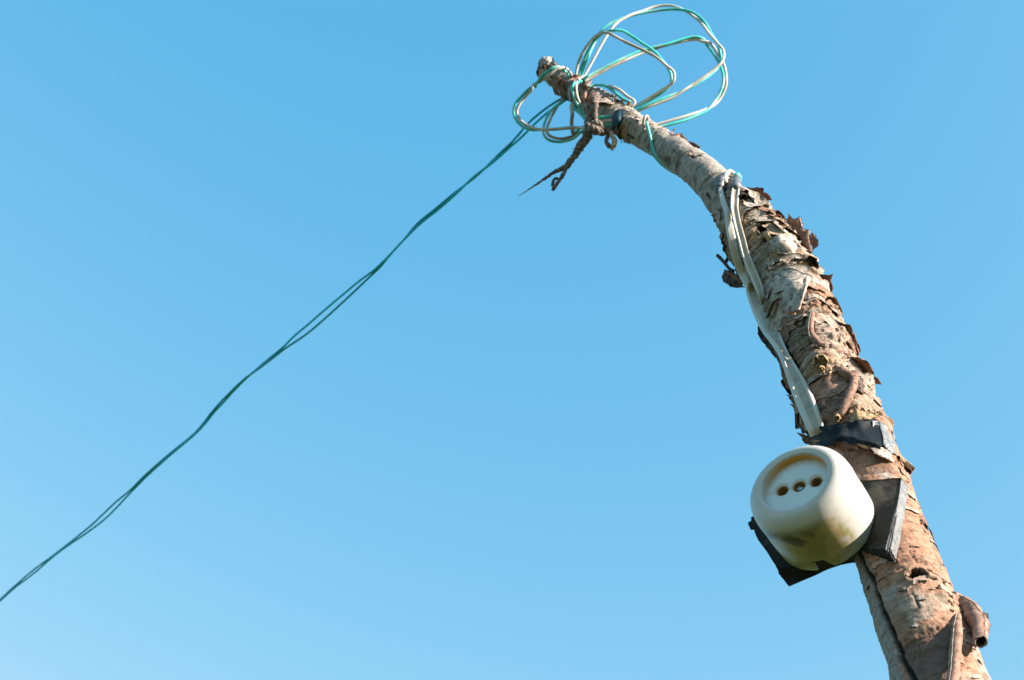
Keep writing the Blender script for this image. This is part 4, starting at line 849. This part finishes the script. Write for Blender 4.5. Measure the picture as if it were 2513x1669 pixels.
# loop A: inner loop, cores spread apart at its top
strand(Zp([(560, 610, 1.43), (590, 500, 1.43), (640, 390, 1.425), (690, 310, 1.42), (760, 252, 1.41), (830, 235, 1.40), (900, 236, 1.40), (960, 270, 1.40), (1050, 330, 1.395), (1140, 390, 1.39), (1210, 465, 1.385), (1255, 530, 1.38), (1278, 590, 1.378), (1270, 650, 1.378), (1210, 710, 1.38), (1120, 765, 1.382), (1020, 815, 1.385), (920, 852, 1.388), (860, 880, 1.39)]), 'green')
strand(Zp([(540, 600, 1.435), (560, 490, 1.435), (605, 390, 1.43), (670, 300, 1.42), (730, 258, 1.41), (790, 254, 1.40), (850, 284, 1.395), (950, 335, 1.39), (1060, 385, 1.386), (1170, 445, 1.382), (1240, 505, 1.378), (1290, 545, 1.374), (1302, 590, 1.372), (1285, 640, 1.372), (1210, 690, 1.376), (1120, 748, 1.38), (1030, 800, 1.386), (930, 842, 1.39), (860, 870, 1.392)]), 'white')
# loop B: the largest loop
strand(Zp([(575, 610, 1.425), (620, 480, 1.43), (680, 340, 1.44), (740, 235, 1.445), (830, 170, 1.45), (960, 122, 1.455), (1100, 92, 1.46), (1230, 75, 1.46), (1350, 74, 1.455), (1450, 100, 1.45), (1530, 165, 1.445), (1590, 265, 1.44), (1640, 345, 1.43), (1655, 410, 1.425), (1660, 470, 1.42), (1610, 550, 1.41), (1500, 630, 1.40), (1380, 695, 1.395), (1250, 745, 1.39), (1100, 805, 1.385), (1000, 855, 1.385), (900, 890, 1.39)]), 'green')
strand(Zp([(592, 612, 1.42), (650, 510, 1.425), (720, 380, 1.43), (790, 262, 1.435), (860, 175, 1.44), (960, 118, 1.45), (1060, 85, 1.46), (1150, 53, 1.465), (1250, 42, 1.465), (1340, 62, 1.46), (1430, 112, 1.455), (1510, 180, 1.445), (1570, 260, 1.435), (1630, 330, 1.425), (1678, 390, 1.418), (1672, 470, 1.41), (1600, 540, 1.405), (1500, 615, 1.398), (1390, 685, 1.392), (1290, 750, 1.39), (1190, 790, 1.388), (1080, 830, 1.386), (990, 870, 1.388), (900, 905, 1.392)]), 'white')
# loop C: middle loop that swings out to the right and under
pair(Zp([(600, 620, 1.40, 20, 6), (700, 565, 1.405, 20, 6), (850, 487, 1.41, 20, 7), (1050, 400, 1.42, 30, 6), (1250, 342, 1.425, 70, 6), (1420, 298, 1.43, 20, 7), (1500, 302, 1.43, 10, 7), (1570, 345, 1.43, -170, 10), (1630, 430, 1.425, -180, 9), (1668, 500, 1.42, -180, 9), (1690, 590, 1.41, -200, 7), (1680, 680, 1.405, -190, 8), (1630, 775, 1.40, -200, 7), (1550, 845, 1.39, -300, 6), (1400, 905, 1.38, -345, 9), (1280, 940, 1.375, -350, 9), (1150, 975, 1.372, -360, 8)]))
# loop D: small hook on the right of the pole top
strand(Zp([(640, 672, 1.40), (700, 655, 1.40), (770, 662, 1.39), (820, 692, 1.385), (870, 735, 1.38), (920, 770, 1.375), (960, 785, 1.372)]), 'green')
strand(Zp([(760, 655, 1.395), (820, 668, 1.385), (880, 694, 1.378), (940, 742, 1.372), (990, 775, 1.368), (992, 802, 1.366), (955, 824, 1.366), (900, 840, 1.37)]), 'white')
# loop E: left loop
pair(Zp([(505, 600, 1.425, 20, 7), (490, 565, 1.41, 20, 7), (455, 533, 1.40, 0, 7), (395, 526, 1.395, -170, 7), (320, 572, 1.395, -175, 9), (250, 635, 1.40, -260, 6), (195, 685, 1.40, -500, 6), (140, 745, 1.405, -540, 8), (92, 805, 1.405, -545, 9), (78, 870, 1.405, -540, 8), (112, 940, 1.40, -535, 8), (185, 985, 1.395, -520, 8), (280, 998, 1.39, -450, 6), (400, 993, 1.385, -440, 6), (520, 982, 1.38, -440, 6), (640, 985, 1.372, -450, 6), (760, 985, 1.365, -430, 7), (850, 985, 1.37, -430, 7)]))
# loop F: turn lying across the front of the pole
pair(Zp([(600, 600, 1.41, 0, 7), (570, 622, 1.395, 10, 7), (535, 655, 1.385, 180, 8), (532, 710, 1.383, 180, 9), (550, 770, 1.382, 180, 7), (590, 850, 1.385, 120, 6), (640, 930, 1.385, 90, 6)]))
# loop G: lower hanging loop
pair(Zp([(480, 745, 1.43, 20, 6), (425, 790, 1.425, 60, 6), (370, 850, 1.42, 160, 8), (325, 930, 1.41, 180, 10), (305, 1010, 1.40, 185, 9), (340, 1062, 1.395, 175, 10), (420, 1080, 1.39, 170, 8), (510, 1062, 1.385, 150, 6), (580, 1020, 1.38, 90, 6), (650, 985, 1.372, 90, 6)]))
strand(Zp([(512, 808, 1.40), (508, 830, 1.395), (516, 870, 1.39), (511, 930, 1.39), (512, 985, 1.39), (520, 1025, 1.385), (530, 1035, 1.385)]), 'white', r=0.0019)
strand(Zp([(520, 812, 1.40), (535, 840, 1.395), (580, 880, 1.388), (620, 925, 1.38), (650, 950, 1.375)]), 'green')
strand(Zp([(548, 845, 1.395), (590, 876, 1.388), (625, 900, 1.382), (660, 930, 1.375)]), 'white', r=0.0013)
strand(Zp([(525, 1000, 1.39), (545, 1025, 1.385), (560, 1000, 1.38), (600, 975, 1.375)]), 'green')
# turns that run behind the blue tape
pair(Zp([(640, 960, 1.37, 0, 7), (680, 935, 1.365, 0, 9), (750, 918, 1.362, 0, 10), (830, 905, 1.36, 0, 9), (900, 880, 1.365, 30, 7), (960, 850, 1.375, 30, 7)]))
pair(Zp([(640, 990, 1.37, 0, 7), (690, 965, 1.365, 180, 8), (760, 950, 1.362, 180, 9), (840, 945, 1.36, 180, 8), (900, 925, 1.37, 90, 6)]))
# hook across the pole below the blue tape, and its run round the underside
strand([(1583, 330, 1.335), (1580, 318, 1.325), (1579, 300, 1.322), (1583, 288, 1.322), (1588, 285, 1.325), (1590, 292, 1.325), (1588, 306, 1.325)], 'white')
strand([(1586, 290, 1.33), (1588, 306, 1.322), (1593, 325, 1.318), (1598, 345, 1.312), (1604, 368, 1.308), (1616, 388, 1.305), (1634, 407, 1.306), (1655, 421, 1.305), (1676, 432, 1.31), (1700, 444, 1.33)], 'green')
strand([(1584, 325, 1.326), (1590, 350, 1.322), (1600, 374, 1.318), (1618, 398, 1.315), (1640, 416, 1.315), (1662, 428, 1.315), (1684, 440, 1.33)], 'green', r=0.0012)
strand([(1802, 440, 1.222), (1804, 433, 1.218), (1810, 430, 1.218), (1814, 437, 1.222), (1813, 446, 1.23)], 'green', r=0.0024)
# the span to the lower left: two cores that open and twist
A_ = [(1398, 236, 1.44, 0, 4), (1372, 250, 1.44, 0, 8), (1336, 276, 1.45, 0, 11), (1303, 305, 1.455, 0, 12), (1272, 338, 1.46, 0, 9), (1240, 368, 1.47, 0, 3), (1203, 402, 1.48, 60, 3), (1165, 434, 1.49, 120, 3), (1117, 475, 1.505, 40, 3),
      (1075, 511, 1.52, 0, 5), (1028, 549, 1.535, 30, 5), (989, 591, 1.55, 90, 3), (957, 626, 1.56, 100, 3), (927, 658, 1.57, 150, 4), (887, 692, 1.58, 180, 10), (853, 722, 1.59, 180, 13), (803, 766, 1.61, 180, 16), (757, 806, 1.63, 180, 16), (725, 831, 1.64, 180, 13),
      (693, 857, 1.65, 180, 5), (643, 897, 1.67, 230, 3), (596, 935, 1.69, 300, 3), (548, 984, 1.71, 340, 6), (522, 1013, 1.72, 360, 4), (500, 1041, 1.73, 400, 3), (472, 1070, 1.745, 420, 3), (414, 1118, 1.77, 400, 4), (360, 1166, 1.80, 360, 4), (322, 1204, 1.82, 350, 5),
      (287, 1237, 1.84, 350, 11), (255, 1268, 1.855, 350, 12), (217, 1300, 1.87, 350, 8), (143, 1355, 1.91, 420, 3), (80, 1405, 1.95, 360, 7), (32, 1444, 1.98, 400, 3), (-6, 1478, 2.0, 420, 3), (-120, 1570, 2.08, 500, 3), (-400, 1790, 2.25, 600, 3), (-900, 2130, 2.6, 700, 4), (-1800, 2700, 3.3, 900, 4)]
pair(A_, r=0.00125, ms=('spanwire', 'spangrey'))

# ------------------------------------------------------------------ blue tape patch
bt = empty('blue_tape', P(1512, 292, 1.36), 'scrap of dark blue tape binding the wires against the pole near its top', 'tape')
free_sheet('tape_fold', [[(1497, 285, 1.372), (1512, 270, 1.352), (1530, 267, 1.350)], [(1498, 296, 1.366), (1512, 290, 1.345), (1528, 284, 1.345)], [(1502, 308, 1.364), (1513, 306, 1.346), (1522, 300, 1.348)], [(1508, 320, 1.366), (1514, 322, 1.356), (1517, 316, 1.356)]], 'bluetape', bt, n=6, thick=0.5, rag=0.5, wav=0.8)
free_sheet('tape_end', [[(1526, 268, 1.352), (1540, 272, 1.356)], [(1523, 282, 1.348), (1534, 288, 1.352)], [(1517, 298, 1.350), (1524, 302, 1.356)]], 'tape', bt, n=6, thick=0.5, rag=0.6, wav=0.8)

# ------------------------------------------------------------------ twine
tw = empty('twine', P(1452, 300, 1.37), 'frayed brown twine knotted round the pole and wires with one tail dangling left', 'twine')
def cord(name, pts, m='twine', turns=6, fuzz=10, sd=1, parent=None, label=None):
    """three twisted yarns along photo path (x, y, distance, radius px)"""
    r = random.Random(sd); g = spl(np.array([np.r_[P(x, y, d), rp * d / FPX] for x, y, d, rp in pts]), 12); p = g[:, :3]; T, N, B = frames(p); V, Fs = [], []
    f = np.linspace(0, 1, len(p))
    for k in range(3):
        a = 2 * math.pi * (turns * f + k / 3) + 2.2 * np.array([float(noise(i * 0.16, 0.3, k * 0.7, sd + 5)) for i in range(len(p))]); q = p + (N * np.cos(a)[:, None] + B * np.sin(a)[:, None]) * (g[:, 3] * 0.5)[:, None]
        rr = g[:, 3] * 0.62 * np.array([1 + 0.3 * (float(noise(i * 0.5, k, 0.5, sd)) - 0.5) * 2 for i in range(len(p))])
        tube_geo(q, rr, 7, V, Fs)
    for k in range(fuzz):
        i = r.randrange(2, len(p) - 2); d0 = nrm(np.array([r.gauss(0, 1) for _ in range(3)]) + T[i] * 1.4); L = g[i, 3] * r.uniform(0.9, 2.0)
        q = [p[i] + d0 * L * t + np.array((0, 0, -1)) * L * 0.3 * t * t for t in np.linspace(0, 1, 5)]; tube_geo(np.array(q), g[i, 3] * 0.07 * np.linspace(1, 0.3, 5), 4, V, Fs, False)
    return build(name, V, Fs, m, parent or tw, label=label)
cord('wrap', [(1466, 228, 1.378, 5), (1460, 245, 1.362, 7), (1456, 262, 1.358, 8), (1450, 282, 1.356, 10), (1447, 300, 1.354, 11), (1450, 318, 1.354, 12)], turns=4, fuzz=24, sd=2)
cord('wrap', [(1470, 240, 1.366, 4), (1462, 262, 1.355, 6), (1460, 285, 1.352, 7), (1462, 308, 1.352, 8)], turns=3, fuzz=12, sd=3)
cord('knot', [(1440, 298, 1.356, 7), (1446, 312, 1.348, 10), (1462, 320, 1.345, 11), (1478, 316, 1.348, 9), (1466, 304, 1.348, 9), (1450, 306, 1.350, 8)], turns=4, fuzz=30, sd=4)
cord('knot', [(1462, 322, 1.352, 8), (1480, 326, 1.350, 8), (1494, 320, 1.354, 7), (1505, 312, 1.362, 6)], turns=3, fuzz=16, sd=5)
cord('tail', [(1452, 316, 1.352, 10), (1442, 336, 1.352, 10.5), (1430, 352, 1.352, 11), (1420, 366, 1.352, 10), (1411, 382, 1.352, 8), (1400, 396, 1.352, 7.5), (1391, 408, 1.352, 7), (1384, 413, 1.352, 6)], turns=3.5, fuzz=60, sd=6)
cord('frayed_end', [(1390, 408, 1.352, 6), (1374, 416, 1.353, 5.5), (1356, 425, 1.354, 4.5), (1338, 438, 1.355, 3.6), (1320, 450, 1.356, 2.6), (1302, 462, 1.357, 1.8), (1284, 474, 1.358, 1.0), (1270, 482, 1.36, 0.5)], turns=4, fuzz=50, sd=7)
cord('frayed_end', [(1389, 410, 1.350, 5.5), (1384, 424, 1.350, 5), (1378, 436, 1.350, 5), (1372, 444, 1.350, 4), (1366, 452, 1.349, 4.5), (1359, 462, 1.349, 4.5), (1357, 468, 1.349, 4)], turns=3, fuzz=14, sd=8)
cord('frayed_end', [(1374, 441, 1.352, 3.5), (1364, 438, 1.352, 3.5), (1358, 444, 1.352, 3.5), (1356, 456, 1.352, 4)], turns=3, fuzz=8, sd=9)
cord('small_loop', [(1432, 322, 1.35, 4), (1434, 335, 1.35, 4), (1441, 344, 1.35, 4), (1448, 338, 1.35, 4)], turns=2, fuzz=6, sd=10)
cord('loop', [(1500, 322, 1.352, 5), (1492, 334, 1.350, 5), (1488, 346, 1.348, 5), (1493, 357, 1.346, 5.5), (1501, 361, 1.345, 5.5)], turns=3, fuzz=8, sd=11)
cord('loop', [(1498, 324, 1.350, 4.5), (1503, 334, 1.346, 5.5), (1508, 345, 1.344, 6.5), (1506, 357, 1.343, 6), (1502, 364, 1.343, 4), (1504, 370, 1.343, 1.2)], 'twinelit', turns=2, fuzz=8, sd=12, label='pale sunlit side of the dangling loop')
